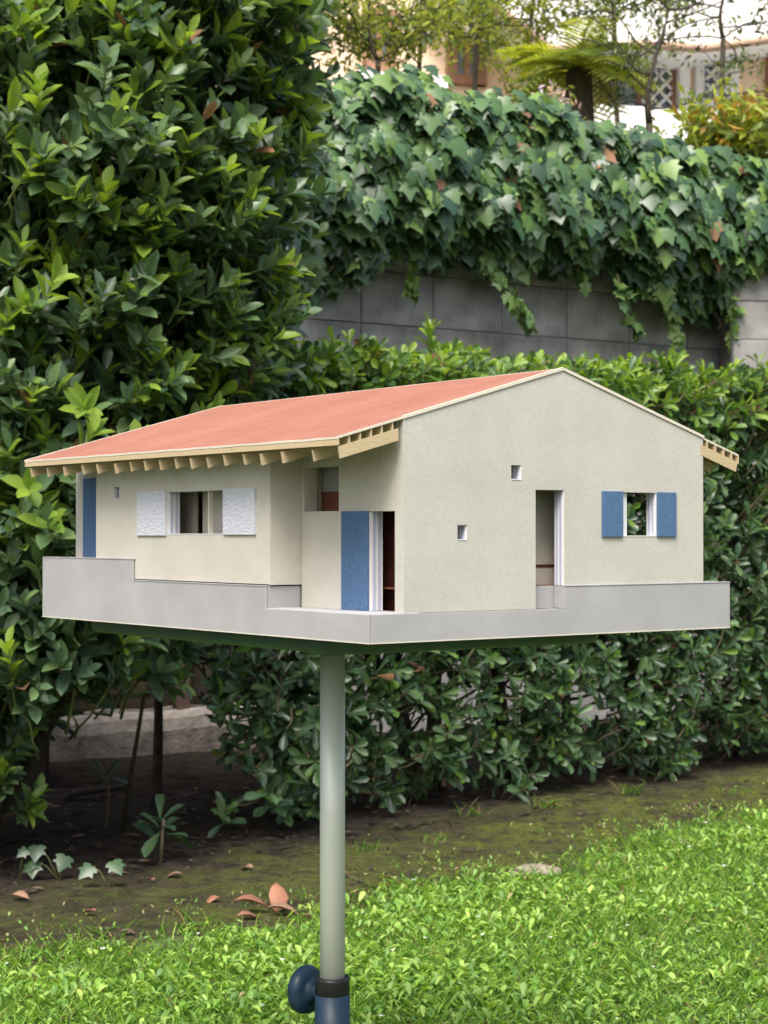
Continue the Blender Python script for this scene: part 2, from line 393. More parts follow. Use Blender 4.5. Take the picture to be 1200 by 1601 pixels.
ke = kz.build('concrete_kerb', M['kerb']); ke.location = tuple(ko); ke.rotation_euler = (0, 0, R(33)); tag(ke, 'rough pale concrete kerb below the dark metal fence', 'kerb')
fe = empty('metal_fence', ko+np.array([0, 0, .17])-WN*.1, R(33)); tag(fe, 'dark metal bar fence standing on the concrete kerb', 'fence')
for x0 in (0.02, .85, 1.72, 2.05, 2.9):
    MB().box(x0, x0+.055, -.03, .03, -.02, 1.25).build('post', M['rust'], fe)
for z in (.06, .30, 1.16): MB().box(0, kl-.02, -.012, .012, z, z+.03).build('rail', M['iron'], fe)
barm = MB().box(-.007, .007, -.007, .007, .092, 1.158).mesh('bar', M['iron'])
for i in range(30):
    o = link('bar', barm, fe); o.location = (.13+i*.11, 0, 0)
# dark pier at the left
M['pier'] = mat('pier_brick', (.045, .034, .028, 1), .9, .4, 25, .5)
pp = on_ground(77, 1232); pe = empty('masonry_pier', (pp[0], pp[1], 0), R(12)); tag(pe, 'dark brown masonry pier behind the laurel trunk', 'pier')
bevel(MB().box(-.42, 0, 0, .4, -.05, 1.9).build('shaft', M['pier'], pe), .012)
bevel(MB().box(-.46, .04, -.04, .44, 1.9, 1.97).build('cap', M['kerb'], pe), .01)

# far house beyond the terrace
FH0 = at_depth(870, 200, 17.); fa = R(14); FX = np.array([math.cos(fa), math.sin(fa), 0]); FN = np.array([FX[1], -FX[0], 0])
def fh(px, py, d=0.):
    q = on_plane(px, py, FH0-FN*d, FN)-FH0; return q@FX, q[2]+FH0[2]-2.4
M['peach'] = mat('peach_render', (.88, .68, .50, 1), .9, .12, 3, .2)
M['cream_far'] = mat('cream_render', (.86, .74, .56, 1), .9, .1, 3, .2)
M['white_far'] = mat('white_render', (.90, .90, .89, 1), .8, .06, 4, .1)
M['brownwood'] = mat('brown_wood', (.30, .16, .10, 1), .7, .3, 20, .1)
M['tanwood'] = mat('tan_wood', (.50, .34, .25, 1), .7, .2, 20, .1)
m_, N, L, B = newmat('window_glass'); B.inputs['Base Color'].default_value = (.16, .22, .32, 1); B.inputs['Roughness'].default_value = .08; B.inputs['Specular IOR Level'].default_value = .9; M['glass'] = m_
hb = empty('far_house', (FH0[0], FH0[1], 2.4), fa); tag(hb, 'sunlit peach house with white balcony band behind the garden wall', 'house')
def fbox(name, x0, y0, x1, y1, d0, d1, m, parent=hb):
    a = fh(x0, y1, d0); b = fh(x1, y0, d0); return MB().box(a[0], b[0], d0, d1, a[1], b[1]).build(name, m, parent)
s0, _ = fh(300, 0); s1, _ = fh(1500, 0)
MB().box(s0, s1, 0, 6, 0, 4.9).build('wall', M['peach'], hb)
fbox('wall_panel', 797, 100, 850, 175, -.06, .02, M['cream_far']); fbox('pilaster', 1063, 70, 1079, 200, -.16, .02, M['white_far'])
fbox('pilaster', 640, -30, 700, 60, -.05, .02, M['cream_far'])
fbox('pilaster', 850, 60, 862, 190, -.10, .02, M['brownwood'])
bal = fbox('balcony', 935, 192, 1420, 250, -.9, .0, M['white_far']); bevel(bal, .02)
fbox('balcony', 560, 118, 700, 150, -.5, .0, M['white_far'])
def fwin(x0, y0, x1, y1, lattice):
    f = MB(); a = fh(x0, y1, -.06); b = fh(x1, y0, -.06); t = .09
    f.box(a[0], b[0], -.07, .01, b[1]-t, b[1]); f.box(a[0], b[0], -.07, .01, a[1], a[1]+t); f.box(a[0], a[0]+t, -.068, .008, a[1], b[1]); f.box(b[0]-t, b[0], -.068, .008, a[1], b[1])
    cx = (a[0]+b[0])/2; f.box(cx-.025, cx+.025, -.06, .0, a[1]+t, b[1]-t)
    fr = f.build('window', M['brownwood'] if lattice != 2 else M['white_far'], hb)
    MB().box(a[0]+t, b[0]-t, -.02, -.004, a[1]+t, b[1]-t).build('pane', M['glass'], fr)
    if lattice:
        xa, xb = (cx if lattice == 1 else a[0]+t), b[0]-t; za, zb = a[1]+t, b[1]-t; g = MB(); st = .14; k = xa-(zb-za)
        while k < xb:
            for sg in (1, -1):
                pts = []
                lo = max(xa, k); hi = min(xb, k+(zb-za))
                if hi-lo > .03:
                    z1_, z2_ = za+lo-k, za+hi-k
                    if sg < 0: z1_, z2_ = zb-(lo-k), zb-(hi-k)
                    g.tube([(lo, -.10, z1_), (hi, -.10, z2_)], .018, 4)
            k += st
        g.build('lattice', M['white_far'], fr)
fwin(940, 92, 1060, 190, 1); fwin(1088, 92, 1155, 190, 2); fwin(870, 100, 925, 185, 0); fwin(568, 15, 618, 108, 0); fwin(700, 60, 760, 130, 0); fwin(1200, 95, 1290, 170, 1)
# roof with a deep white eave and a bowed brown edge
ev = MB(); pts = [(690, -40), (730, -12), (790, 22), (830, 52), (860, 78), (930, 74), (1010, 70), (1100, 76), (1200, 62), (1420, 30)]
FP = [fh(p[0], p[1], -1.0) for p in pts]
ev.tube([(a, -1.0, z) for a, z in FP], .04, 6); ev.build('eave_beam', M['tanwood'], hb)
rf = MB(); top = 5.9
for i in range(len(FP)-1):
    (a, z), (b, z2) = FP[i], FP[i+1]
    rf.add([(a, -.98, z+.03), (b, -.98, z2+.03), (b, -.98, top), (a, -.98, top), (a, 6.2, z+.03), (b, 6.2, z2+.03), (b, 6.2, top), (a, 6.2, top)],
           [(0, 1, 2, 3), (4, 7, 6, 5), (0, 4, 5, 1), (3, 2, 6, 7)]+([(0, 3, 7, 4)] if i == 0 else [])+([(1, 5, 6, 2)] if i == len(FP)-2 else []))
rf.build('roof', M['white_far'], hb)
# ------------------------------------------------------------------ the card house model on its stand
A_ = 0.932
HO = (-.01636, 1.98167, CAMH-.12264); HR = math.pi/2-A_
L_, W_ = .8231, .5847; ZLOW, ZMID, ZLEFT = .0325, .0594, .0879; UST, URET, VST = .5441, .2112, .2940
V1, VEND, VA, VE, UR = .0492, .5358, .291, -.0428, .7944
house = empty('house_model', HO, HR)
tag(house, 'cream cardboard model house with terracotta roof and grey plinth', 'model house')
# materials
def card(name, c, c2, fleck, fs, bump, bs, rough=.92, stain=False, streak=False):
    m, N, L, B = newmat(name); tc = N.new('ShaderNodeTexCoord'); P = tc.outputs['Object']
    def noise(s, d=4, r=.55, src=P):
        n = N.new('ShaderNodeTexNoise'); n.inputs['Scale'].default_value = s; n.inputs['Detail'].default_value = d; n.inputs['Roughness'].default_value = r; L.new(src, n.inputs[0]); return n.outputs[0]
    def ramp(src, a, ca, b, cb):
        r = N.new('ShaderNodeValToRGB'); r.color_ramp.elements[0].position = a; r.color_ramp.elements[0].color = ca; r.color_ramp.elements[1].position = b; r.color_ramp.elements[1].color = cb; L.new(src, r.inputs[0]); return r.outputs[0]
    def mul(a, b, f=1.):
        x = N.new('ShaderNodeMix'); x.data_type = 'RGBA'; x.blend_type = 'MULTIPLY'; x.inputs[0].default_value = f; L.new(a, x.inputs[6]); L.new(b, x.inputs[7]); return x.outputs[2]
    base = ramp(noise(9, 3), .3, c2, .7, c)
    fl = ramp(noise(fs, 5, .65), .32, (1-fleck, 1-fleck, 1-fleck, 1), .66, (1, 1, 1, 1)); colr = mul(base, fl)
    if stain:   # greenish drips of glue and damp below the roof edge
        mp = N.new('ShaderNodeMapping'); mp.inputs['Scale'].default_value = (60, 60, 9); L.new(P, mp.inputs[0])
        s_ = noise(1.0, 4, .6, mp.outputs[0]); sx = N.new('ShaderNodeSeparateXYZ'); L.new(P, sx.inputs[0])
        zr = N.new('ShaderNodeMapRange'); zr.inputs[1].default_value = .185; zr.inputs[2].default_value = .232; zr.inputs[3].default_value = 0; zr.inputs[4].default_value = .62; L.new(sx.outputs[2], zr.inputs[0])
        k = N.new('ShaderNodeMath'); k.operation = 'MULTIPLY'; L.new(ramp(s_, .45, (0, 0, 0, 1), .68, (1, 1, 1, 1)), k.inputs[0]); L.new(zr.outputs[0], k.inputs[1])
        x = N.new('ShaderNodeMix'); x.data_type = 'RGBA'; L.new(k.outputs[0], x.inputs[0]); L.new(colr, x.inputs[6]); x.inputs[7].default_value = S(140, 142, 108); colr = x.outputs[2]
    sm = ramp(noise(24, 5, .6), .25, (.93, .925, .91, 1), .6, (1, 1, 1, 1)); colr = mul(colr, sm)
    if streak:  # rubbed marks and brown smudges on the paper
        mp = N.new('ShaderNodeMapping'); mp.inputs['Scale'].default_value = (34, 7, 20); mp.inputs['Rotation'].default_value = (0, 0, .2); L.new(P, mp.inputs[0])
        k2 = ramp(noise(1., 6, .65, mp.outputs[0]), .54, (0, 0, 0, 1), .80, (.38, .38, .38, 1))
        x = N.new('ShaderNodeMix'); x.data_type = 'RGBA'; L.new(k2, x.inputs[0]); L.new(colr, x.inputs[6]); x.inputs[7].default_value = S(112, 76, 60); colr = x.outputs[2]
    L.new(colr, B.inputs['Base Color']); B.inputs['Roughness'].default_value = rough; B.inputs['Specular IOR Level'].default_value = .2
    b = N.new('ShaderNodeBump'); b.inputs['Strength'].default_value = bump; b.inputs['Distance'].default_value = .0012; L.new(noise(bs, 4, .6), b.inputs['Height']); L.new(b.outputs[0], B.inputs['Normal'])
    return m
M['cream'] = card('cream_card', S(197, 193, 182), S(188, 184, 173), .09, 330, .18, 500, stain=True)
M['gable'] = card('rough_cream_card', S(188, 187, 178), S(181, 180, 170), .11, 280, .22, 330)
M['greyc'] = card('grey_card', S(168, 168, 168), S(156, 156, 157), .10, 330, .14, 520)
M['greyf'] = card('pale_grey_card', S(178, 178, 182), S(170, 170, 175), .08, 480, .1, 520)
M['cardcore'] = card('card_edge', S(212, 206, 190), S(200, 194, 178), .12, 300, .2, 400)
M['whitec'] = card('white_card', S(222, 222, 225), S(212, 213, 218), .05, 500, .08, 400)
M['bluegrey_c'] = card('bluish_card_layer', S(178, 186, 204), S(165, 172, 190), .08, 500, .08, 400)
M['roof'] = card('terracotta_paper', S(164, 114, 97), S(152, 102, 85), .24, 420, .25, 900, .98, streak=True)
M['balsa'] = mat('balsa_wood', S(190, 175, 142), .75, .22, 60, .12, 300, stretch=(1, 14, 14), c2=S(172, 152, 116))
M['blue'] = mat('blue_paint', S(78, 108, 143), .8, .2, 420, .5, 380, stretch=(1, 1, .7), c2=S(64, 92, 126), dist=.001)
M['lav'] = mat('whitewashed_board', S(198, 201, 209), .9, .16, 300, .8, 300, stretch=(.4, .4, 1), c2=S(182, 185, 195), dist=.0016)
M['brown'] = mat('dark_brown_card', S(88, 44, 34), .9, .2, 120, .1)
M['floorb'] = mat('brown_floor_card', S(120, 74, 56), .9, .2, 120, .1)
def B3(u0, u1, v0, v1, z0, z1, m=0, mb=None): return (mb or MB()).box(v0, v1, u0, u1, z0, z1, m)
def wallpanel(axis, s0, s1, d0, d1, z0, topf, holes, cuts=()):
    """slab in the plane axis ('u': runs along u, depth in v) with rectangular holes and a top profile"""
    xs = sorted(set([s0, s1]+list(cuts)+[h[0] for h in holes]+[h[1] for h in holes])); xs = [x for x in xs if s0-1e-6 <= x <= s1+1e-6]
    zc = sorted(set([z0]+[h[2] for h in holes]+[h[3] for h in holes]))
    bm = bmesh.new(); cache = {}
    def vert(s, z):
        k = (round(s, 5), round(z, 5))
        if k not in cache: cache[k] = bm.verts.new((d0, s, z) if axis == 'u' else (s, d0, z))
        return cache[k]
    for i in range(len(xs)-1):
        a, b = xs[i], xs[i+1]; mid = (a+b)/2
        for j in range(len(zc)):
            za = zc[j]; last = j == len(zc)-1; zb = None if last else zc[j+1]
            zm = za+1e-4 if last else (za+zb)/2
            if any(h[0]-1e-6 < mid < h[1]+1e-6 and h[2]-1e-6 < zm < h[3]-1e-6 for h in holes): continue
            if last: bm.faces.new([vert(a, za), vert(b, za), vert(b, topf(b)), vert(a, topf(a))])
            else: bm.faces.new([vert(a, za), vert(b, za), vert(b, zb), vert(a, zb)])
    r = bmesh.ops.extrude_face_region(bm, geom=bm.faces[:]); off = d1-d0
    bmesh.ops.translate(bm, verts=[v for v in r['geom'] if isinstance(v, bmesh.types.BMVert)], vec=((off, 0, 0) if axis == 'u' else (0, off, 0)))
    bmesh.ops.recalc_face_normals(bm, faces=bm.faces[:])
    me = bpy.data.meshes.new('wall'); bm.to_mesh(me); bm.free(); return me
# roof geometry: top surface heights
ZE, ZA = .2298, .3235; SL = (ZA-ZE)/(VA-VE); VR, ZR = .6051, .2275; SR = (ZA-ZR)/(VR-VA)
def ztop(v): return ZE+(v-VE)*SL if v < VA else ZA-(v-VA)*SR
RT, JH, RH = .0024, .0068, .0136        # roof sheet, joists, rafters
def wtop(v): return ztop(v)-RT-.0003
# plinth
pl = MB(); B3(.0015, L_-.001, .0015, W_-.001, .0, ZLOW-.0006, 0, pl)
B3(URET+.001, L_-.001, .0016, W_-.0012, ZLOW-.002, ZMID-.0012, 0, pl); B3(.0016, URET+.005, VST+.001, W_-.0012, ZLOW-.002, ZMID-.0013, 0, pl)
B3(.66, L_-.0013, .0017, W_-.0014, ZMID-.003, ZLEFT-.003, 0, pl)
plinth = pl.build('plinth', M['greyc'], house)
fp = [(0.0004, 0), (L_, 0), (L_, ZLEFT), (UST, ZLEFT), (UST, ZMID), (URET, ZMID), (URET, ZLOW), (0.0004, ZLOW)]
o = MB().prism(fp, 'x', 0, .0016).build('side_panel', M['greyc'], plinth); bevel(o, .0004, 1)
rp = [(.0027, 0), (W_, 0), (W_, ZMID), (VST, ZMID), (VST, ZLOW), (.0027, ZLOW)]
o = MB().prism(rp, 'y', 0, .0016).build('side_panel', M['greyc'], plinth); bevel(o, .0004, 1)
o = B3(.0005, URET-.0008, .0005, V1+.02, ZLOW-.0004, ZLOW+.0006).build('porch_floor', M['greyf'], plinth)
o = B3(UST-.001, L_-.0004, -.0006, .014, ZLEFT, ZLEFT+.0012).build('coping', M['greyc'], plinth)
o = B3(.0202, L_-.001, VEND+.0005, W_-.0005, ZMID-.001, ZMID+.0008).build('ledge', M['greyf'], plinth)
o = B3(URET-.0012, URET+.0012, .0022, V1-.0004, ZLOW+.0006, ZMID).build('riser', M['greyc'], plinth)
o = B3(.0210, .0225, .2455, VST+.002, ZLOW, ZMID+.0004).build('riser', M['greyc'], plinth)
# thin card edge line under the wall
o = B3(URET-.0006, UST+.002, -.0007, .006, ZMID, ZMID+.0010).build('edge_strip', M['greyf'], plinth)
o = B3(-.0007, .006, VST-.0004, W_+.0004, ZMID, ZMID+.0010).build('edge_strip', M['greyf'], plinth)
B3(.0004, L_+.0003, -.0004, .004, -.0002, .0011).build('cut_edge', M['cardcore'], plinth); B3(-.0004, .004, .0027, W_+.0003, -.0002, .0011).build('cut_edge', M['cardcore'], plinth)
# walls
TW = .019
H_front = [(.3134, .457, .1225, .1780), (.5905, .6068, .1722, .1875)]
wf = link('front_wall', wallpanel('u', .2085, .6584, .0030, .0030+TW, ZMID+.0024, lambda u: wtop(.0030)-JH, H_front), house)
H_gab = [(.2474, .2938, ZLOW+.0006, .1758), (.2091, .2251, .1873, .2045), (.1273, .1416, .1159, .1330), (.3904, .4508, .1200, .1748)]
wg = link('gable_wall', wallpanel('v', V1, VEND, .0012, .0180, ZLOW+.0006, wtop, H_gab, cuts=[VA]), house)
H_rec = [(.0185, .0675, ZLOW+.0007, .1490), (.1294, .2030, .1492, .2039)]
wr = link('porch_wall', wallpanel('u', .0185, .2082, V1+.0004, V1+.0004+TW, ZLOW+.0007, lambda u: wtop(V1)-JH, H_rec), house)
for o in (wf, wr): o.data.materials.append(M['cream'])
wg.data.materials.append(M['gable'])
# lower porch panel laid on the porch wall, return wall, left recess, end and back walls
B3(.1200, .2065, V1-.0008, V1+.0010, ZLOW+.0008, .1500).build('wall_panel', M['cream'], wr)
wt = B3(.2085, .2085+.0165, .0222, V1+.03, ZMID+.0016, wtop(.03)-JH).build('return_wall', M['cream'], house)
B3(.2076, .2092, .0032, V1+.0002, ZMID+.0016, wtop(.0035)-JH).build('card_facing', M['cream'], wt)
wl = B3(.640, .8132, V1+.0004, V1+.0194, ZMID, wtop(V1)-JH).build('recess_wall', M['cream'], house)
B3(.6420, .6584, .0222, V1+.001, ZMID, wtop(.03)-JH).build('return_wall', M['cream'], house)
B3(.7350, .7862, V1-.0020, V1+.0008, ZLEFT+.0010, .2050).build('shutter', M['blue'], wl)
we = link('end_wall', wallpanel('v', V1+.0010, VEND, .7945-.0, .8125, ZMID, lambda v: wtop(v)-.0006, [], cuts=[VA]), house); we.data.materials.append(M['cream'])
wb = link('back_wall', wallpanel('u', .0185, .8120, VEND-TW, VEND-.0004, ZMID-.0005, lambda u: wtop(VEND)-JH, [(.075, .185, .1180, .1760), (.40, .52, .12, .178)]), house); wb.data.materials.append(M['cream'])
# inner partitions and floors
B3(.03, .79, .075, VEND-.02, ZMID-.0010, ZMID+.0006).build('floor', M['floorb'], house)
for (u0, u1, v0, v1, z1) in [(.463, .60, .050, .054, .23), (.36, .445, .050, .054, .23), (.60, .604, .03, .30, .24), (.050, .054, .268, .375, .27), (.115, .119, .20, .385, .27), (.205, .209, .16, .52, .25), (.32, .324, .17, .45, .25)]:
    B3(u0, u1, v0, v1, ZMID, z1).build('partition', M['cream'], house)
B3(.0488, .0500, .270, .374, .0820, .0850).build('skirting', M['brown'], house)
B3(.0190, .1300, V1+.045, V1+.049, ZLOW, .16).build('inner_door', M['brown'], house)
B3(.1310, .3300, V1+.0310, V1+.0350, ZLOW, .1745).build('partition', M['floorb'], house)
B3(.1310, .3300, V1+.0310, V1+.0350, .1747, .232).build('partition', M['greyc'], house)
# layered jambs
def jamb_u(wall, u, v0, z0, z1, depth, n=5):     # jamb facing -u (end of an opening in a wall that runs along u)
    mb = MB()
    for k in range(n):
        a = v0+.0008+k*depth/n; B3(u-.0010-(k % 2)*.0007, u+.0008, a, a+depth/n*.96, z0+.0003, z1-.0003, k % 2, mb)
    mb.build('jamb', [M['whitec'], M['bluegrey_c']], wall)
def jamb_v(wall, v, u0, z0, z1, depth, n=5, sgn=-1):
    mb = MB()
    for k in range(n):
        a = u0+.0008+k*depth/n; e0 = v+sgn*(.0010+(k % 2)*.0007)
        B3(a, a+depth/n*.96, min(e0, v-sgn*.0008), max(e0, v-sgn*.0008), z0+.0003, z1-.0003, k % 2, mb)
    mb.build('jamb', [M['whitec'], M['bluegrey_c']], wall)
jamb_u(wr, .0675, V1, ZLOW+.0008, .1490, .018); jamb_u(wf, .457, .003, .1225, .1780, .018); jamb_u(wf, .6068, .003, .1722, .1875, .018, 4)
B3(.0010, .0178, .2926, .2943, ZLOW+.0007, ZMID+.0004).build('threshold_edge', M['greyc'], wg)
jamb_v(wg, .2938, .0012, ZMID+.0006, .1758, .016); jamb_v(wg, .2251, .0012, .1873, .2045, .016, 4); jamb_v(wg, .1416, .0012, .1159, .1330, .016, 4)
jamb_v(wg, .4508, .0012, .12, .1748, .016); 
jb = MB(); B3(.0060, .0175, .3908, .4035, .1203, .1745, 0, jb); jb.build('window_post', M['whitec'], wg)
# thin white sills and lintel edges of the openings
for h in H_gab[1:]: B3(.0006, .0170, h[0]+.0003, h[1]-.0003, h[2]-.0004, h[2]+.0007).build('sill', M['whitec'], wg)
B3(.3140, .4560, .0024, .021, .1221, .1232).build('sill', M['whitec'], wf)
B3(.3555, .3578, .0060, .0120, .1232, .1777).build('mullion', M['cream'], wf)
# shutters (flat painted boards)
def sh(u0, u1, v0, v1, z0, z1, m, wall): return bevel(B3(u0, u1, v0, v1, z0, z1).build('shutter', M[m], wall), .0003, 1)
sh(.4585, .5355, .0004, .0034, .1205, .1800, 'lav', wf); sh(.2380, .3128, .0002, .0034, .1218, .1792, 'lav', wf)
sh(.0680, .1205, V1-.0028, V1+.0006, ZLOW+.0008, .1495, 'blue', wr)
sh(-.0018, .0014, .3553, .3902, .1192, .1757, 'blue', wg); sh(-.0018, .0014, .4510, .4842, .1192, .1757, 'blue', wg)
# roof sheets, ridge, verge caps
def roofsheet(name, va, za, vb, zb, u0, u1):
    mb = MB(); n = 24; vs = []; fs = []
    for i in range(n+1):
        u = u0+(u1-u0)*i/n; jit = .0003*math.sin(i*2.3)
        vs += [(va, u, za+jit), (vb, u, zb), (vb, u, zb-RT), (va, u, za-RT+jit)]
    for i in range(n):
        a = i*4
        fs = [(a, a+4, a+5, a+1)]; mb.f += []
        mb.f.append((a, a+4, a+5, a+1)); mb.m.append(0); mb.sm.append(False)
        for q in ((a+1, a+5, a+6, a+2), (a+2, a+6, a+7, a+3), (a+3, a+7, a+4, a)): mb.f.append(q); mb.m.append(1); mb.sm.append(False)
    for q in ((0, 1, 2, 3), (n*4, n*4+3, n*4+2, n*4+1)): mb.f.append(q); mb.m.append(1); mb.sm.append(False)
    mb.v = vs; return mb
roof = empty('roof', (0, 0, 0)); roof.parent = house
roofsheet('s', VE, ZE, VA-.0003, ZA, .0030, UR).build('roof_sheet', [M['roof'], M['cardcore']], roof)
roofsheet('s', VR, ZR, VA+.0003, ZA, .0030, UR).build('roof_sheet', [M['roof'], M['cardcore']], roof)
def slope_strip(name, va, vb, u0, u1, dz0, dz1, m, parent=roof):
    mb = MB().prism([(va, ztop(va)+dz0), (vb, ztop(vb)+dz0), (vb, ztop(vb)+dz1), (va, ztop(va)+dz1)], 'y', u0, u1); return mb.build(name, M[m], parent)
slope_strip('verge_cap', V1-.0006, VA, -.0004, .0042, -.0022, .0016, 'cardcore'); slope_strip('verge_cap', VA+.0002, VEND+.001, -.0004, .0042, -.0022, .0016, 'cardcore')
slope_strip('verge_edge', VE, VA, UR-.0018, UR+.0010, -.0010, .0008, 'cardcore')
slope_strip('verge_edge', VE, V1-.001, .0012, .0029, -.0022, .0006, 'cardcore')
MB().box(VA-.0012, VA+.0012, .0045, UR, ZA-.002, ZA+.0004).build('ridge', M['cardcore'], roof)
# fascia and joists that run along the house, rafters under them
fas = MB().prism([(VE+.0004, ZE-RT), (VE+.0030, ZE-RT+.0007), (VE+.0030, ZE-RT-JH), (VE+.0004, ZE-RT-JH)], 'y', .0016, UR-.0006).build('fascia', M['balsa'], roof)
for v in (-.0265, -.0115, .0035, .0185, .0335):
    zt = ztop(v)-RT+.0002
    MB().box(v, v+.0020, .0024, UR-.002, zt-.0098, zt).build('joist', M['balsa'], roof)
for v in (.5445, .5600, .5755, .5905, .6030):
    zt = ztop(v+.002)-RT+.0002
    MB().box(v, v+.0020, .0024, UR-.002, zt-.0098, zt).build('joist', M['balsa'], roof)
ru = [.7760, .7265, .6710, .6155, .5715, .5205, .4795, .4400, .4010, .3605, .3225, .2820, .2415, .1995, .1585, .1135, .0530, .0008]
for i, u in enumerate(ru):
    va, vb = VE+.0022+rng.uniform(-.0012, .0012), V1-.0075; d = (RT+.0092 if i == 17 else RT+.0100+.0006*(i % 3)); t = .0034; j = rng.uniform(-.0006, .0006)
    c = .0025
    o = MB().prism([(va, ztop(va)-d+j), (vb, ztop(vb)-d), (vb, ztop(vb)-d-RH), (va+c, ztop(va+c)-d-RH+j)], 'y', u+rng.uniform(-.001, .001), u+t).build('rafter', M['balsa'], roof)
for u in [.0008+.045*k for k in range(18)]:
    va, vb = VEND-.0050, VR-.0045; d = RT+.0092
    MB().prism([(va, ztop(va)-d), (vb, ztop(vb)-d), (vb-.003, ztop(vb-.003)-d-RH), (va, ztop(va)-d-RH)], 'y', u, u+.0032).build('rafter', M['balsa'], roof)

# ------------------------------------------------------------------ the stand
SU, SV = .440, .2575
sw = Vector(HO)+Matrix.Rotation(HR, 3, 'Z') @ Vector((SV, SU, 0))
stand = empty('display_stand', (sw.x, sw.y, 0), HR)
tag(stand, 'telescopic tripod stand with grey pole and blue lower tube under the model', 'stand')
zt = HO[2]
M['traygreen'] = mat('green_metal', (.045, .10, .07, 1), .45, .12, 30, .03)
M['pole'] = mat('satin_grey_metal', S(224, 227, 218), .44, .10, 14, .03, 300, metal=.25, c2=S(208, 213, 203), stretch=(1, 1, .2))
M['tubeblue'] = mat('blue_lacquer', S(27, 48, 64), .45, .10, 60, .02, spec=.3)
M['black'] = mat('black_plastic', (.012, .012, .013, 1), .35, .2, 60, .03)
def rrect(a, b, r, n=8):
    o = []
    for cx, cy, s in ((a-r, b-r, 0), (-a+r, b-r, 1), (-a+r, -b+r, 2), (a-r, -b+r, 3)):
        for k in range(n+1):
            t = (s+k/n)*math.pi/2; o.append((cx+r*math.cos(t), cy+r*math.sin(t)))
    return o
mb = MB(); prof = [(.004, .0008), (.0010, -.001), (0, -.004), (0, -.0125), (.0016, -.0165), (.005, -.0195), (.011, -.021), (.09, -.0222)]
vs = []; 
for ins, z in prof: vs += [(x, y, zt+z) for x, y in rrect(.222-ins, .33-ins, .045-min(ins, .03))]
n = len(rrect(.2, .3, .04)); fs = [(i*n+k, i*n+(k+1) % n, (i+1)*n+(k+1) % n, (i+1)*n+k) for i in range(len(prof)-1) for k in range(n)]
fs += [tuple(range(n)), tuple(range((len(prof)-1)*n, len(prof)*n))]
mb.add(vs, fs, 0, True); tray = mb.build('tray', M['traygreen'], stand)
MB().lathe([(.125, zt-.0215), (.09, zt-.0262), (.055, zt-.0345), (.030, zt-.0435), (.0195, zt-.0455)], 40).build('hub', M['traygreen'], tray)
ZC = CAMH-.6165
MB().lathe([(.0176, ZC-.05), (.0176, zt-.0440)], 40).build('pole', M['pole'], stand)
MB().lathe([(.0181, ZC-.006), (.0190, ZC-.0005), (.0225, ZC), (.0242, ZC-.002), (.0245, ZC-.005), (.0245, ZC-.0235), (.0238, ZC-.0245)], 44).build('collar', M['black'], stand)
MB().lathe([(.0245, .17), (.0245, ZC-.0240)], 44).build('lower_tube', M['tubeblue'], stand)
# knob: lobed disc on a short stem, pointing left and away
kc = at_depth(474, 1550, sw.y+.018); kd = unit([-.80, .60, 0])
ko_ = empty('knob', (0, 0, 0)); ko_.parent = stand; tube_c = np.array([sw.x, sw.y, kc[2]])
inv = Matrix.Rotation(-HR, 4, 'Z') @ Matrix.Translation((-sw.x, -sw.y, 0))
kq = Vector(kd).to_track_quat('Z', 'Y').to_matrix().to_4x4()
ko_.matrix_local = inv @ Matrix.Translation(tuple(tube_c)) @ kq @ Matrix.Scale(.95, 4)
lob = lambda a, r, z: 1-(.16 if .02 < r < .031 and z < .045 else .03)*(r > .02)*(.5+.5*math.cos(5*a+.6))**2
MB().lathe([(.010, .018), (.010, .030), (.0155, .0305), (.017, .036), (.0215, .0385), (.029, .0385), (.0345, .043), (.0362, .050), (.034, .058), (.026, .063), (.006, .0645)], 60, fn=lob).build('grip', M['tubeblue'], ko_)
# tripod legs
for k in range(3):
    a = R(20+120*k); dxy = np.array([math.cos(a), math.sin(a)])
    leg = MB(); p0 = (dxy[0]*.026, dxy[1]*.026, .215); p1 = (dxy[0]*.42, dxy[1]*.42, .016)
    leg.tube([p0, p1], .0125, 12); leg.tube([(dxy[0]*.16, dxy[1]*.16, .149), (dxy[0]*.026, dxy[1]*.026, .06)], .006, 8)
    lo = leg.build('leg', M['tubeblue'], stand)
    MB().tube([(dxy[0]*.40, dxy[1]*.40, .026), (dxy[0]*.435, dxy[1]*.435, .008)], [.016, .017], 12).build('foot', M['black'], lo)
MB().lathe([(.0262, .05), (.031, .055), (.031, .075), (.0262, .08)], 30).build('brace_collar', M['black'], stand)
MB().lathe([(.0262, .20), (.031, .204), (.031, .226), (.0262, .23)], 30).build('leg_collar', M['black'], stand)
MB().lathe([(.024, .03), (.024, .171)], 30).build('tube_end', M['tubeblue'], stand)
# ------------------------------------------------------------------ laurel
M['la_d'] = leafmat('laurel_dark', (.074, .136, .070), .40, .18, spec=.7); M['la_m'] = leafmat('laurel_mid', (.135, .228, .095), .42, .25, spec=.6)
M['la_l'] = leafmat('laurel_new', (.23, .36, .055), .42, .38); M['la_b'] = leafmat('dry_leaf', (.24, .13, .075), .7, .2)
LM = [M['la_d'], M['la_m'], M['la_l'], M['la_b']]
def lp(px, py, Y): return at_depth(px, py, Y)
edge_py = [-260, 0, 120, 300, 480, 560, 640, 760, 900, 1000, 1060, 1120, 1200, 1330]
edge_px = [470, 525, 505, 495, 470, 455, 430, 400, 340, 310, 300, 130, 60, 40]
YL = 5.0
ez = np.array([at_depth(600, p, YL)[2] for p in edge_py])[::-1]; ex = np.array([(p-600)/F*YL for p in edge_px])[::-1]
def l_right(z): return np.interp(z, ez, ex)
def l_bot(x): return np.interp(x, [-2.2, -1.15, -1.0, -.85, -.6, -.3], [.12, .15, .30, .46, .50, .62])
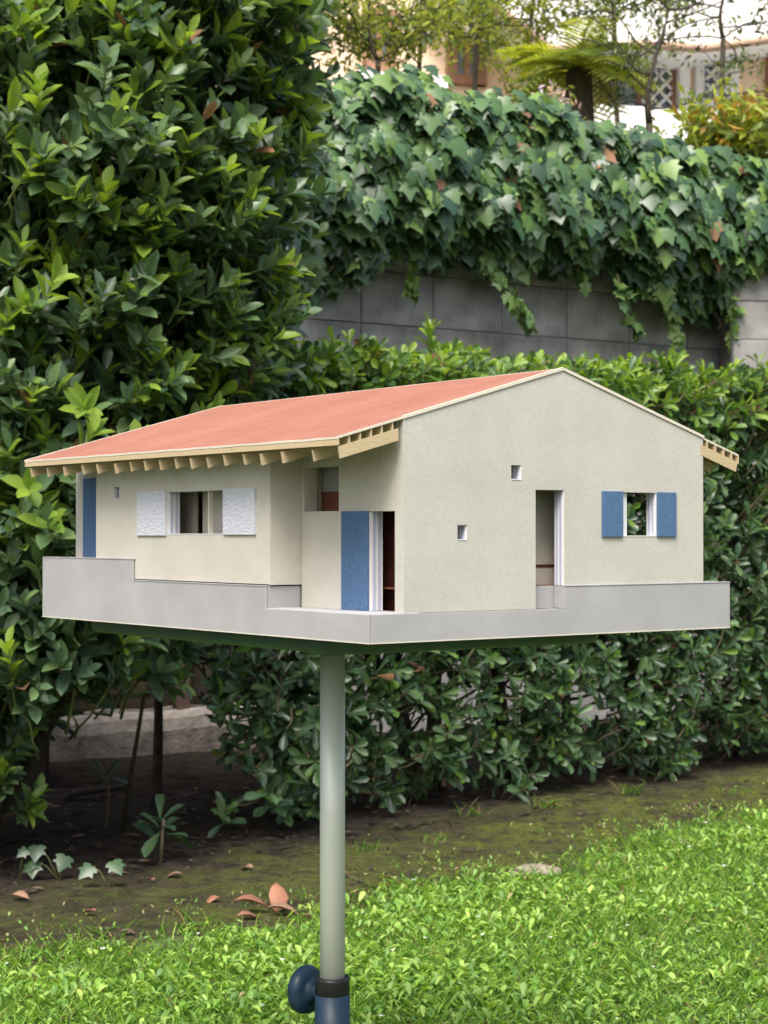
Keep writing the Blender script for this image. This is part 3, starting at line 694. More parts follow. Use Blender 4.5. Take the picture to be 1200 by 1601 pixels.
laurel = empty('laurel_tree', (-1.35, 5.55, 0)); tag(laurel, 'tall dense laurel with glossy pointed leaves rising beside the ivy-covered wall', 'tree')
fo = Foliage(T_LAUREL); tw = MB()
def front_y(x, z): return 4.62+.10*n2(np.array(x)*1.7, np.array(z)*1.9, 1.)+.06*n2(np.array(x)*4, np.array(z)*4.2, 1.3)+max(0, (x-l_right(z)+.45))*.9
cnt = 0
while cnt < 2300:
    x = rng.uniform(-2.1, -.05); z = rng.uniform(.1, 2.75)
    dep = abs(rng.normal())*.20 if rng.random() < .75 else rng.uniform(.1, .8)
    rgt = l_right(z)+.05*n2(np.array(z)*5, np.array(dep)*3, 1.2)
    if x > rgt-.06 or z < l_bot(x)+rng.uniform(0, .1): continue
    y = front_y(x, z)+dep
    ex_ = max(0, 1-(rgt-x)/.35)
    ax = unit(np.array([.28+.75*ex_, -.62+.3*ex_, .50])+rng.normal(size=3)*.30)
    L0 = rng.uniform(.12, .22); n = int(rng.integers(8, 14)); base = np.array([x, y, z])-ax*L0*.6
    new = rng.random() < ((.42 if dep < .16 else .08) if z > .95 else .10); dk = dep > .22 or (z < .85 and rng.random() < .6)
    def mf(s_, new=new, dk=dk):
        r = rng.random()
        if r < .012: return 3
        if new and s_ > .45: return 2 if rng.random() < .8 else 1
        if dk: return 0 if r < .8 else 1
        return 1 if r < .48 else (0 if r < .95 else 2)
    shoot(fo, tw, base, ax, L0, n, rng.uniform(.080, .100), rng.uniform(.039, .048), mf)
    if rng.random() < .7: branch(tw, base, base+np.array([-.1*rng.random(), .18, -.10])+rng.normal(size=3)*.05, .003, .005, .1, 3, 4)
    cnt += 1
# dense inner leaves
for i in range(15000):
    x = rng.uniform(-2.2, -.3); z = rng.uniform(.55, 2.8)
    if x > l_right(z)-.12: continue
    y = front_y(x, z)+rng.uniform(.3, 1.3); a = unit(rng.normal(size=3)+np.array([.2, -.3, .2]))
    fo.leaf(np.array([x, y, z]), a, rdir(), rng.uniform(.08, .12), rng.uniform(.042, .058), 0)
fo.build(laurel, LM); o = tw.build('twigs', M['greentwig'], laurel); o.location = -laurel.location; tag(o, kind='stuff')
base = np.array(laurel.location)
for k, (bx, by, tx, ty, tz, r0) in enumerate([(-1.35, 5.5, -1.2, 5.4, 2.6, .05), (-1.5, 5.6, -1.75, 5.4, 2.4, .04), (-1.28, 5.6, -.75, 5.35, 1.9, .04), (-1.2, 5.45, -.7, 5.2, .95, .025)]):
    tr = MB(); pts = branch(tr, np.array([bx, by, -.02])-base, np.array([tx, ty, tz])-base, r0, .012, .06, 9, 8)
    for j in range(7):
        q = pts[3+j % 6]; branch(tr, q, q+np.array([rng.uniform(-.3, .5), rng.uniform(-.6, .0), rng.uniform(.1, .4)]), .012, .004, .08, 5, 5)
    tr.build('trunk', M['bark'], laurel)
# bare twigs hanging under the laurel
bt = MB()
for k in range(26):
    p = np.array([rng.uniform(-1.15, -.62), rng.uniform(5.0, 5.5), rng.uniform(.42, .75)]); q = p+np.array([rng.uniform(-.25, .3), rng.uniform(-.15, .15), rng.uniform(-.16, .16)])
    branch(bt, p-base, q-base, .006, .002, .15, 5, 5)
tag(bt.build('bare_twigs', M['twig'], laurel), kind='stuff')

# ------------------------------------------------------------------ hedge of pittosporum shrubs
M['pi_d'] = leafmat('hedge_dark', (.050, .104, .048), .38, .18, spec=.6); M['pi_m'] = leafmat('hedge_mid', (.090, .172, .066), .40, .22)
M['pi_l'] = leafmat('hedge_light', (.13, .25, .045), .42, .32); M['pi_y'] = leafmat('hedge_new_sunlit', (.24, .38, .05), .42, .4)
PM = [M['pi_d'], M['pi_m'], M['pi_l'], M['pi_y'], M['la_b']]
HD = np.array([math.cos(R(40)), math.sin(R(40)), 0]); HN = np.array([HD[1], -HD[0], 0]); H0 = np.array([-.50, 5.95, 0])
names = ['end shrub of the clipped hedge beside the pale kerb, dark leaves hanging low', 'hedge shrub with pale rosettes rising behind the model roof', 'hedge shrub directly behind the model with a tall shoot on top',
         'hedge shrub behind the gable of the model', 'hedge shrub beyond the short back eave of the model', 'last hedge shrub toward the paler block wall']
nsh = 6; seg = .62
for si in range(nsh):
    c = H0+HD*(seg*(si+.35)); sh_ = empty('hedge_shrub', (c[0], c[1], 0)); tag(sh_, names[si], 'shrub', 'shrubs of the clipped hedge')
    fo = Foliage(T_PITTO); tw = MB(); b_ = np.array(sh_.location); k = 0; nros = 640 if si == 0 else 520
    while k < nros:
        s_ = seg*(si+rng.uniform(-.20 if si == 0 else -.12, 1.12)); 
        if si == 0 and s_ < -.06: continue
        topz = 1.56+.025*s_+.05*n2(np.array(s_*2.2), np.array(.3), 1.5); botz = .09+.06*n2(np.array(s_*3.), np.array(1.1), 1.4)
        face = rng.random()
        hw = .36+.06*n2(np.array(s_*2.5), np.array(face*3), 1.6)
        if face < .66:      # front face
            z = rng.uniform(botz, topz-.02); dep = abs(rng.normal())*.11 if rng.random() < .7 else rng.uniform(.1, .45)
            off = hw+.05*n2(np.array(s_*5), np.array(z*5), 1.2)+.04*n2(np.array(s_*11), np.array(z*12), 1.)-.03*max(0, .5-z)-dep
            ax = unit(HN*.8+np.array([0, 0, .45 if z > .5 else .05])+rng.normal(size=3)*.38); upper = (z-botz)/(topz-botz)
        elif face < .92:    # top
            dep = abs(rng.normal())*.07; z = topz-dep+.03*n2(np.array(s_*9), np.array(face*40), 1.); off = rng.uniform(-.36, hw-.04)
            ax = unit(np.array([0, 0, 1.])+HN*.25+rng.normal(size=3)*.28); upper = 1.1
        else:               # core and back
            z = rng.uniform(.4, topz-.1); off = rng.uniform(-.36, -.1); dep = .4; ax = rdir(); upper = .2
        if si == 0 and z < .60-2.4*s_: continue
        if si == 0 and z < .2 and s_ < .2: continue
        p = H0+HD*s_+HN*off+np.array([0, 0, z])
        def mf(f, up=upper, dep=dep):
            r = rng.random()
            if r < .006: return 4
            if up > .86 and dep < .12: return 3 if (f < .45 and r < .75) else (2 if r < .8 else 1)  # new growth, plus sunlight on the hedge top put into the leaf colour
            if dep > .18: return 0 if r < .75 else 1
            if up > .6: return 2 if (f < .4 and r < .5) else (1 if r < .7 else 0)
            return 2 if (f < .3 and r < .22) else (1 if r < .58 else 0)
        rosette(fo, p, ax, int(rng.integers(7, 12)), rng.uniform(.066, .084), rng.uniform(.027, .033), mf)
        if rng.random() < .6: branch(tw, p-b_, p-b_-ax*.12-HN*rng.uniform(.02, .12)-np.array([0, 0, rng.uniform(.02, .12)]), .0028, .0045, .12, 3, 4)
        k += 1
    if si == 0:             # low dark branches that hang in front of the stems
        for q in range(150):
            px_, py_ = rng.uniform(330, 505), rng.uniform(1010, 1270)
            if px_ < 400 and py_ > 1120 and rng.random() < .75: continue
            p = at_depth(px_, py_, rng.uniform(5.45, 5.95))
            if p[2] < .07: continue
            rosette(fo, p, unit(np.array([0, -.7, .25])+rng.normal(size=3)*.4), int(rng.integers(6, 11)), rng.uniform(.066, .084), .030, lambda f: 0 if rng.random() < .72 else (1 if rng.random() < .8 else 2))
            branch(tw, p-b_, p-b_+np.array([rng.uniform(-.05, .1), rng.uniform(.08, .2), rng.uniform(-.06, .1)]), .003, .005, .12, 3, 4)
    # inner dark leaves
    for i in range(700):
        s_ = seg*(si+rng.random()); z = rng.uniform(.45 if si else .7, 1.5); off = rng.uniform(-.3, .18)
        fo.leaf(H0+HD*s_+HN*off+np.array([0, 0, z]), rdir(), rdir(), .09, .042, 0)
    if si == 2:             # one taller shoot standing over the hedge
        q0 = at_depth(676, 545, 6.55); tipq = at_depth(672, 512, 6.55)
        tw.tube([q0-b_-np.array([0, 0, .2]), q0-b_, tipq-b_], [.005, .004, .003], 5)
        rosette(fo, tipq, unit([0, 0, 1]), 12, .085, .028, lambda f: 3 if f < .6 else 2, (20, 62), .15); rosette(fo, q0, unit([.1, -.2, 1]), 10, .08, .03, lambda f: 2)
    fo.build(sh_, PM, 260)
    if tw.v: tag(tw.build('twigs', M['twig'], sh_), kind='stuff')
    for j in range(5 if si else 5):
        st = MB()
        x0 = HD*rng.uniform(-.16, .16)+HN*rng.uniform(-.14, .10); x1 = x0*1.8+HD*rng.uniform(-.22, .22)+HN*rng.uniform(-.2, .15)+np.array([0, 0, rng.uniform(.8, 1.35)])
        pts = branch(st, x0+np.array([0, 0, -.03]), x1, rng.uniform(.017, .030), .007, .07, 8, 7)
        for q in pts[2:7:2]: branch(st, q, q+HD*rng.uniform(-.25, .25)+HN*rng.uniform(-.2, .3)+np.array([0, 0, rng.uniform(.1, .3)]), .008, .003, .1, 5, 5)
        st.build('stem', M['bark'], sh_)
    if si == 0:
        st = MB(); a = on_ground(243, 1262); e = at_depth(247, 1085, a[1]); branch(st, a-b_, e-b_, .021, .015, .03, 8, 8); branch(st, e-b_, e-b_+np.array([.22, .05, .35]), .014, .006, .05, 6, 6)
        st.build('stem', M['bark'], sh_)

# low sprays of leaves beside the kerb (laurel shoots hanging free)
for (px, py, Y, axv, n, lab) in [(265, 1068, 5.3, (.55, -.45, .25), 10, 'leafy laurel sprig hanging below the model next to a bare stem'), (40, 1265, 5.0, (.75, -.5, .25), 13, 'laurel sprig reaching out near the dark pier'), (5, 1225, 4.9, (.35, -.5, .6), 9, 'large-leaved laurel sprig rising against the dark pier')]:
    p = at_depth(px, py, Y); g = empty('laurel_sprig', (p[0], p[1], 0)); tag(g, lab, 'sprig', 'free laurel sprigs')
    fo = Foliage(T_LAUREL); tw = MB(); b_ = np.array(g.location)
    for q in range(3):
        ax = unit(np.array(axv)+rng.normal(size=3)*.3)
        shoot(fo, None, p-ax*.06, ax, .11, n-3*q, .074, .034, lambda s_: 2 if (s_ > .5 and rng.random() < .55) else (1 if rng.random() < .6 else 0))
    fo.build(g, LM, 60); tw.tube([p-b_, p-b_+np.array([-.10, .18, -.05]), np.array([-.2, .4, .0])], [.004, .006, .008], 6); tw.build('stem', M['twig'], g)
# ------------------------------------------------------------------ ivy over the wall
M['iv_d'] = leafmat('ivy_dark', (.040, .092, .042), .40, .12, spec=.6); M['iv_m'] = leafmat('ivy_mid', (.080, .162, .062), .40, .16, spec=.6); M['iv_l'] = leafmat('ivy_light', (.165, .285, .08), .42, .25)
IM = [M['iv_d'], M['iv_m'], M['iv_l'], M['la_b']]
tp = [(380, 120), (480, 125), (560, 110), (640, 130), (720, 150), (800, 165), (900, 195), (1000, 225), (1100, 245), (1200, 262), (1320, 280)]
bt_ = [(380, 450), (480, 462), (520, 448), (590, 395), (640, 425), (690, 405), (750, 432), (830, 415), (900, 425), (960, 455), (1020, 480), (1080, 500), (1130, 470), (1180, 400), (1320, 385)]
tt = np.array([wall_t(p[0]) for p in tp]); tz = np.array([wall_pt(*p)[2] for p in tp]); bb = np.array([wall_t(p[0]) for p in bt_]); bz = np.array([wall_pt(*p)[2] for p in bt_])
ivy = empty('ivy', tuple(W0+WN*.02+np.array([0, 0, 0]))); tag(ivy, 'dense dark green ivy draped over the block wall', 'ivy')
fo = Foliage(T_IVY); b_ = np.array(ivy.location)
ta, tb_ = wall_t(390), wall_t(1290)
for i in range(7800):
    t = rng.uniform(ta, tb_); z0 = np.interp(t, bb, bz)+.05*n2(np.array(t*4), np.array(2.), 1.5); z1 = np.interp(t, tt, tz)+.05*n2(np.array(t*3), np.array(5.), 1.5)
    s_ = rng.random()**.9; z = z0+(z1-z0)*s_
    bulge = .13+.28*math.sin(math.pi*min(1, .12+s_*.80))+.15*n2(np.array(t*3), np.array(z*3), 1.3)+.08*n2(np.array(t*8), np.array(z*8), 1.1)
    dep = abs(rng.normal())*.07
    if s_ > .9: off = rng.uniform(-.6, bulge)
    else: off = max(.01, bulge-dep)
    p = W0+WD*t+WN*off+np.array([0, 0, z]); up = max(0, (s_-.55)/.45)
    nn = WN*(1-.5*up)+np.array([0, 0, .35+.9*up])+rng.normal(size=3)*.42
    a = np.array([0, 0, -1.])+WN*(.25+.5*up)+WD*rng.normal()*.45+rng.normal(size=3)*.15
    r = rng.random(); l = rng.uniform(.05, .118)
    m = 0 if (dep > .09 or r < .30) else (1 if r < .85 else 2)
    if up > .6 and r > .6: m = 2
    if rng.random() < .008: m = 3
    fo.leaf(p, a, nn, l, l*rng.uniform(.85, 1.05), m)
for k, pl_ in enumerate([[(705, 400), (722, 440), (748, 478), (775, 502), (790, 515)], [(690, 300), (735, 345), (752, 400)], [(905, 440), (928, 485), (955, 515), (962, 525)], [(995, 440), (1008, 480), (1018, 515), (1020, 545)], [(862, 380), (868, 420), (866, 450)], [(1112, 490), (1118, 520), (1112, 545)], [(1120, 420), (1135, 470), (1128, 520)], [(1145, 400), (1155, 450), (1148, 495)], [(1085, 480), (1092, 520), (1098, 555)], [(600, 380), (606, 430), (612, 470)]]):
    P = [wall_pt(*q)+WN*(.24+.06*math.sin(k+j)) for j, q in enumerate(pl_)]
    tr = MB(); tr.tube([q-b_ for q in P], .0045, 5); tr.build('vine', M['twig'], ivy)
    for j in range(len(P)-1):
        for q in range(13):
            s_ = rng.random(); p = P[j]*(1-s_)+P[j+1]*s_; l = rng.uniform(.045, .08)
            fo.leaf(p+rng.normal(size=3)*.012, np.array([0, 0, -.7])+rng.normal(size=3)*.5, WN+rng.normal(size=3)*.45+np.array([0, 0, .3]), l, l*.8, 1 if rng.random() < .15 else 2)
for k in range(40):
    t = rng.uniform(ta, tb_); z = rng.uniform(np.interp(t, bb, bz), np.interp(t, tt, tz)-.1); p = W0+WD*t+WN*.2+np.array([0, 0, z])-b_
    tr = MB(); branch(tr, p, p+WD*rng.uniform(-.4, .4)+np.array([0, 0, rng.uniform(-.35, .2)]), .007, .004, .12, 6, 5); tr.build('vine', M['twig'], ivy)
fo.build(ivy, IM, 300)

# ------------------------------------------------------------------ plants on the terrace
M['ye'] = leafmat('yellow_green_leaf', (.34, .40, .06), .45, .5); M['ol'] = leafmat('olive_leaf', (.17, .24, .05), .45, .45); M['or'] = leafmat('orange_leaf', (.42, .26, .05), .5, .4); M['dk'] = leafmat('dark_small_leaf', (.05, .09, .03), .4, .3)
def wisp(px, py, Y, name, label, zbase, spread, nb, nl, ms, leafl=.06, group=None, r0=.016, up=.8, dense=1., cat='tree'):
    b0 = at_depth(px, py, Y); g = empty(name, (b0[0], b0[1], zbase)); tag(g, label, cat, group); base = np.array(g.location); mb = MB(); fo = Foliage(T_SMALL)
    head = np.array([0, 0, b0[2]-zbase]); top_ = head+np.array([rng.normal()*.15, 0, .8])*spread*up
    tp_ = branch(mb, (0, 0, -.03), head, r0*1.2, r0, .04, 5, 7)+branch(mb, head, top_, r0, .004, .10, 7, 6)
    for k in range(nb):
        q0 = tp_[int(rng.integers(4, len(tp_)))]; an = rng.uniform(0, 6.28)
        d = unit(np.array([math.cos(an), math.sin(an)*.6, rng.uniform(-.15, .9)*up])); e = q0+d*spread*rng.uniform(.45, 1.05)+np.array([0, 0, -.12*spread])
        pts = branch(mb, q0, e, r0*.34, .0022, .22, 8, 5)
        for j in range(4):
            q = pts[int(rng.integers(2, 9))]; e2 = q+unit(rng.normal(size=3)+d*.7)*spread*rng.uniform(.18, .42); pts2 = branch(mb, q, e2, .0035, .0015, .25, 5, 4)
            c_ = int(rng.choice(len(ms), p=[m[1] for m in ms]))
            for i in range(int(nl*dense)):
                w_ = pts2[int(rng.integers(0, 6))]+rng.normal(size=3)*.035
                m = c_ if rng.random() < .6 else int(rng.choice(len(ms), p=[m[1] for m in ms]))
                fo.leaf(base+w_, rdir()+np.array([0, -.2, -.25]), rdir()+np.array([0, -.4, .6]), leafl*rng.uniform(.6, 1.3), leafl*.46*rng.uniform(.7, 1.2), m)
    mb.build('trunk', M['bark'], g); fo.build(g, [M[m[0]] for m in ms], 120)
wisp(590, 95, 10.6, 'wispy_tree', 'wispy olive-green tree behind the ivy next to the laurel', 2.42, .75, 18, 30, [('ol', .35), ('ye', .55), ('dk', .1)])
wisp(745, 60, 11.0, 'wispy_tree', 'wispy yellow-green tree between the olive tree and the cycad', 2.42, .8, 20, 32, [('ol', .35), ('ye', .6), ('dk', .05)])
wisp(660, 0, 11.6, 'wispy_tree', 'taller fine-leaved tree with an overhanging crown above the ivy', 2.42, .95, 22, 30, [('ol', .4), ('ye', .55), ('dk', .05)])
wisp(830, 30, 12.4, 'wispy_tree', 'fine-leaved tree right behind the cycad crown', 2.42, .8, 14, 18, [('ol', .5), ('ye', .4), ('dk', .1)])
wisp(1015, 195, 10.2, 'bare_tree', 'thin dark tree with sparse leaves in front of the far house', 2.42, .75, 12, 12, [('dk', .5), ('ol', .5)], .045, None, .022, 1.1)
wisp(1130, 60, 10.9, 'sparse_tree', 'sparse small-leaved tree in front of the white eave', 2.42, .7, 16, 22, [('dk', .45), ('ol', .55)], .05)
wisp(960, 20, 11.4, 'sparse_tree', 'sparse small-leaved tree beside the cycad crown', 2.42, .65, 14, 22, [('dk', .35), ('ol', .65)], .05)
wisp(1150, 238, 9.75, 'yellowing_shrub', 'yellowing broad-leaved shrub over the last stretch of ivy', 2.35, .36, 16, 16, [('ye', .5), ('ol', .38), ('or', .12)], .085, None, .014, .5, 1., 'shrub')
wisp(1235, 215, 9.75, 'yellowing_shrub', 'yellow-green shrub growing directly above the paler block wall', 2.1, .34, 14, 16, [('ye', .5), ('ol', .42), ('or', .08)], .085, None, .014, .5, 1., 'shrub')
# pink flowering plant
M['pink'] = leafmat('pink_petal', (.80, .62, .74), .6, .4)
wisp(865, 165, 10.0, 'flowering_plant', 'small plant with pale pink flowers over the ivy', 2.42, .10, 6, 9, [('pink', .62), ('ol', .38)], .05, None, .008, .8, 1., 'plant')
# cycad
cy0 = at_depth(905, 112, 10.5); cyc = empty('cycad', (cy0[0], cy0[1], 2.42)); tag(cyc, 'cycad palm with yellow-green fronds on a short dark trunk', 'palm')
hd = cy0[2]-2.42
MB().lathe([(.10, -.05), (.085, hd*.3), (.095, hd*.7), (.075, hd), (.03, hd+.05)], 14).build('trunk', M['bark'], cyc)
for k in range(26):
    an = k*2.4; el = rng.uniform(.0, 1.45); d = np.array([math.cos(an), math.sin(an), 0]); Lf = rng.uniform(.36, .52); mb = MB(); pts = []; rng_d = rng.uniform(.35, .75)
    for i in range(9):
        s_ = i/8; pts.append(np.array([0, 0, hd])+d*Lf*s_*math.cos(el*(1-.5*s_))+np.array([0, 0, 1])*(Lf*math.sin(el)*s_-rng_d*Lf*s_*s_))
    mb.tube(pts, [.010*(1-.08*i) for i in range(9)], 5)
    for i in range(1, 9):
        for sub in (0, .5):
            if i == 8 and sub > 0: continue
            q = pts[i] if sub == 0 else pts[i]*(1-sub)+pts[i+1]*sub; tg = unit(pts[i]-pts[i-1]); sd_ = unit(np.cross(tg, [0, 0, 1])); ll = .20*math.sin(math.pi*(.12+.8*(i+sub)/9))
            for sg in (-1, 1):
                e = q+(sd_*sg+tg*.55+np.array([0, 0, -.15]))*ll; wv = tg*.008
                mb.add([q-wv, q+wv, (q+e)/2+wv*1.1+np.array([0, 0, .01]), e, (q+e)/2-wv*1.1+np.array([0, 0, .01])], [(0, 1, 2, 3, 4)])
    mb.build('frond', M['ye'] if k % 3 else M['ol'], cyc)

# ------------------------------------------------------------------ lawn leaves, grass, litter
M['lw_a'] = leafmat('lawn_leaf', (.25, .45, .07), .5, .38); M['lw_b'] = leafmat('lawn_leaf_pale', (.37, .55, .13), .5, .38); M['lw_c'] = leafmat('lawn_leaf_deep', (.14, .29, .045), .5, .25); M['lw_d'] = leafmat('straw', (.36, .31, .14), .8, .2)
GM = [M['lw_a'], M['lw_b'], M['lw_c'], M['lw_d']]
def scatter(n, y0, taper):
    x = rng.uniform(-2.3, 2.9, n); y = y0+(lawn_edge(x)+.32-y0)*rng.random(n)**.88
    e = lawn_edge(x)-y+.20*n2(x*2.2, y*2.2, 1.6)+.08*n2(x*7, y*7, 2.); keep = rng.random(n) < np.clip(e/taper+.035*(e > -.3), 0, 1); return x[keep], y[keep]
fo1 = Foliage(T_LAWN); x, y = scatter(95000, 2.7, .42); N1 = len(x)
patch = n2(x*1.6, y*1.9, 1.4); keep = rng.random(N1) < np.clip(.62+.55*patch, .2, 1); x, y, patch = x[keep], y[keep], patch[keep]; N1 = len(x)
an = rng.uniform(0, 6.28, N1); el = rng.uniform(.1, 1.15, N1); z = ground_z(x, y)+rng.random(N1)**1.4*.030
fo1.p = np.stack([x, y, z], 1); fo1.a = np.stack([np.cos(an)*np.cos(el), np.sin(an)*np.cos(el), np.sin(el)], 1); fo1.n = np.stack([-np.cos(an)*np.sin(el)+rng.normal(size=N1)*.25, -np.sin(an)*np.sin(el)+rng.normal(size=N1)*.25, np.cos(el)+.3], 1)
ln = rng.uniform(.011, .027, N1)*(1+.35*patch); fo1.l = ln; fo1.w = ln*rng.uniform(.42, .62, N1)
r = np.clip(rng.random(N1)-.28*n2(x*2.3+4, y*2.6, 1.7), 0, .98); fo1.m = np.where(r < .40, 1, np.where(r < .72, 0, np.where(rng.random(N1) < .985, 2, 3)))
lt = empty('lawn_plants', (0, 0, 0)); tag(lt, 'bright green lawn of small broad leaves mixed with grass', 'lawn', kind='stuff')
fo1.build(lt, GM, 0, rest='broad_leaves')
fo2 = Foliage(T_GRASS); x, y = scatter(95000, 2.7, .36); N2 = len(x); an = rng.uniform(0, 6.28, N2); el = rng.uniform(.5, 1.45, N2)
fo2.p = np.stack([x, y, ground_z(x, y)], 1); fo2.a = np.stack([np.cos(an)*np.cos(el), np.sin(an)*np.cos(el), np.sin(el)], 1); fo2.n = np.stack([-np.cos(an)*np.sin(el), -np.sin(an)*np.sin(el), np.cos(el)], 1)
fo2.l = rng.uniform(.022, .055, N2); fo2.w = rng.uniform(.0018, .0036, N2); r = rng.random(N2); fo2.m = np.where(r < .5, 0, np.where(r < .62, 1, np.where(r < .96, 2, 3)))
fo2.build(lt, GM, 0, rest='grass_blades')
# small glints of light on the lawn, put in as white specks
M['glint'] = mat('white_glint', (.85, .85, .85, 1), .6, .05, 50, 0); fl = MB()
x, y = scatter(130, 2.8, .3)
for a, b in zip(x, y):
    z = float(ground_z(np.array(a), np.array(b)))+rng.uniform(.028, .045); s_ = rng.uniform(.0025, .0055)
    for k in range(5):
        t = k*1.2566; fl.add([(a, b, z), (a+s_*math.cos(t-.4), b+s_*math.sin(t-.4), z+.001), (a+s_*1.5*math.cos(t), b+s_*1.5*math.sin(t), z+.002), (a+s_*math.cos(t+.4), b+s_*math.sin(t+.4), z+.001)], [(0, 1, 2, 3)])
tag(fl.build('glint_specks', M['glint'], lt), kind='stuff')
# clods and small litter on the bare soil
M['lit1'] = leafmat('litter_brown', (.080, .052, .036), .85, .05); M['lit2'] = leafmat('litter_dark', (.035, .026, .020), .9, .05); M['lit3'] = leafmat('litter_pale', (.15, .105, .075), .85, .05)
fo3 = Foliage(T_LIT); 
for i in range(2600):
    x = rng.uniform(-2.2, 3.2); e = float(lawn_edge(x)); y = e+.25+rng.random()**.8*2.6
    if rng.random() > (1 if y > e+.8 else .16): continue
    if (np.array([x, y, 0])-W0)@WN < .06: continue
    z = float(ground_z(np.array(x), np.array(y)))+.006; an = rng.uniform(0, 6.28); l = rng.uniform(.015, .05)
    fo3.leaf(np.array([x, y, z]), np.array([math.cos(an), math.sin(an), rng.uniform(-.1, .25)]), np.array([rng.normal()*.3, rng.normal()*.3, 1]), l, l*rng.uniform(.35, .5), int(rng.choice(3, p=[.45, .4, .15])))
li = empty('leaf_litter', (0, 0, 0)); tag(li, 'scattered dry leaf litter on the dark soil below the hedge', 'litter', kind='stuff'); fo3.build(li, [M['lit1'], M['lit2'], M['lit3']], 0, rest='dry_leaves')
fo4 = Foliage(T_SMALL)
for i in range(5200):
    x = rng.uniform(-2.2, 3.); e = float(lawn_edge(x)); y = e-.1+abs(rng.normal())*.38; z = float(ground_z(np.array(x), np.array(y)))
    if n2(np.array(x*2.), np.array(y*2.3), 1.8) < -.12: continue
    if y > e+.5 and rng.random() < .7: continue
    an = rng.uniform(0, 6.28); el = rng.uniform(.2, 1.2); l = rng.uniform(.006, .018)
    fo4.leaf(np.array([x, y, z]), np.array([math.cos(an)*math.cos(el), math.sin(an)*math.cos(el), math.sin(el)]), np.array([rng.normal()*.4, rng.normal()*.4, 1]), l, l*.55, int(rng.choice(4, p=[.35, .1, .4, .15])))
ms_ = empty('ground_cover', (0, 0, 0)); tag(ms_, 'tiny green seedlings over the mossy soil strip', 'ground cover', kind='stuff'); fo4.build(ms_, GM, 0, rest='seedlings')

# soil crumbs
cv = np.array([(1, 0, 0), (0, 1, 0), (-1, 0, 0), (0, -1, 0), (0, 0, .8), (.6, .6, .45)]); cq = np.array([(0, 1, 4, 4), (1, 2, 4, 4), (2, 3, 4, 4), (3, 0, 4, 4)])
cq = np.array([(0, 5, 1, 4), (1, 2, 3, 4), (2, 3, 0, 4), (3, 0, 5, 4)])
fo5 = Foliage((cv, cq)); n = 9000; x = rng.uniform(-2.2, 3.0, n); e = lawn_edge(x); y = e-.05+rng.random(n)**1.3*1.9; an = rng.uniform(0, 6.28, n)
fo5.p = np.stack([x, y, ground_z(x, y)-.001], 1); fo5.a = np.stack([np.cos(an), np.sin(an), rng.normal(size=n)*.25], 1); fo5.n = np.stack([rng.normal(size=n)*.25, rng.normal(size=n)*.25, np.ones(n)], 1)
fo5.l = rng.uniform(.002, .0065, n)*(1+(rng.random(n) < .06)*1.0); fo5.w = fo5.l*rng.uniform(.7, 1.2, n); fo5.m = rng.integers(0, 3, n)
M['cr1'] = mat('crumb_dark', (.022, .017, .013, 1), .95, .3, 60, 0); M['cr2'] = mat('crumb_brown', (.055, .043, .033, 1), .95, .3, 60, 0); M['cr3'] = mat('crumb_mossy', (.05, .06, .018, 1), .95, .3, 60, 0)
cr = empty('soil_crumbs', (0, 0, 0)); tag(cr, 'loose crumbs of dark soil on the bare strip', 'soil', kind='stuff'); fo5.build(cr, [M['cr1'], M['cr2'], M['cr3']], 0, rest='crumbs')

# fallen leaves, each one on its own
M['fall'] = leafmat('fallen_leaf', (.36, .17, .11), .65, .15, .2); M['fall2'] = leafmat('fallen_leaf_pale', (.34, .21, .145), .7, .1, .2)
def fallen(px, py, l, an, tilt, lab, grp=None, m='fall', lift=.012):
    p = on_ground(px, py); tv, tq = strip_leaf([.02, .24, .30, .20, .01], [0, .28, .52, .8, 1], .5, .35)
    o = link('fallen_leaf', raw_mesh('fallen_leaf', tv*l, tq, np.zeros(len(tq)), [M[m]])); o.location = (p[0], p[1], float(ground_z(p[0], p[1]))+lift)
    o.rotation_euler = (tilt, rng.uniform(-.2, .2), an); sm = o.modifiers.new('t', 'SOLIDIFY'); sm.thickness = .0008; tag(o, lab, 'leaf', grp)
fallen(432, 1428, .085, R(18), R(68), 'upright dry leaf sticking up beside the stand pole', None, 'fall', .0)
fallen(366, 1428, .085, R(-86), R(6), 'large reddish dry leaf lying flat on the mossy soil edge', None, 'fall', .03)
fallen(370, 1440, .06, R(-70), R(4), 'small reddish dry leaf tucked under the large flat one')
fallen(418, 1432, .075, R(-95), R(8), 'curled brown dry leaf at the foot of the upright one', None, 'fall2', .02)
for (x, y) in [(345, 1405), (188, 1464), (330, 1255), (395, 1360), (488, 1438), (545, 1370), (150, 1430), (240, 1378), (1078, 1332), (610, 1450), (285, 1368), (18, 1405)]:
    fallen(x, y, rng.uniform(.03, .05), rng.uniform(0, 6.28), R(rng.uniform(-5, 12)), 'single small pinkish dry leaf on the ground', 'small dry leaves scattered on the ground', 'fall2' if rng.random() < .5 else 'fall')
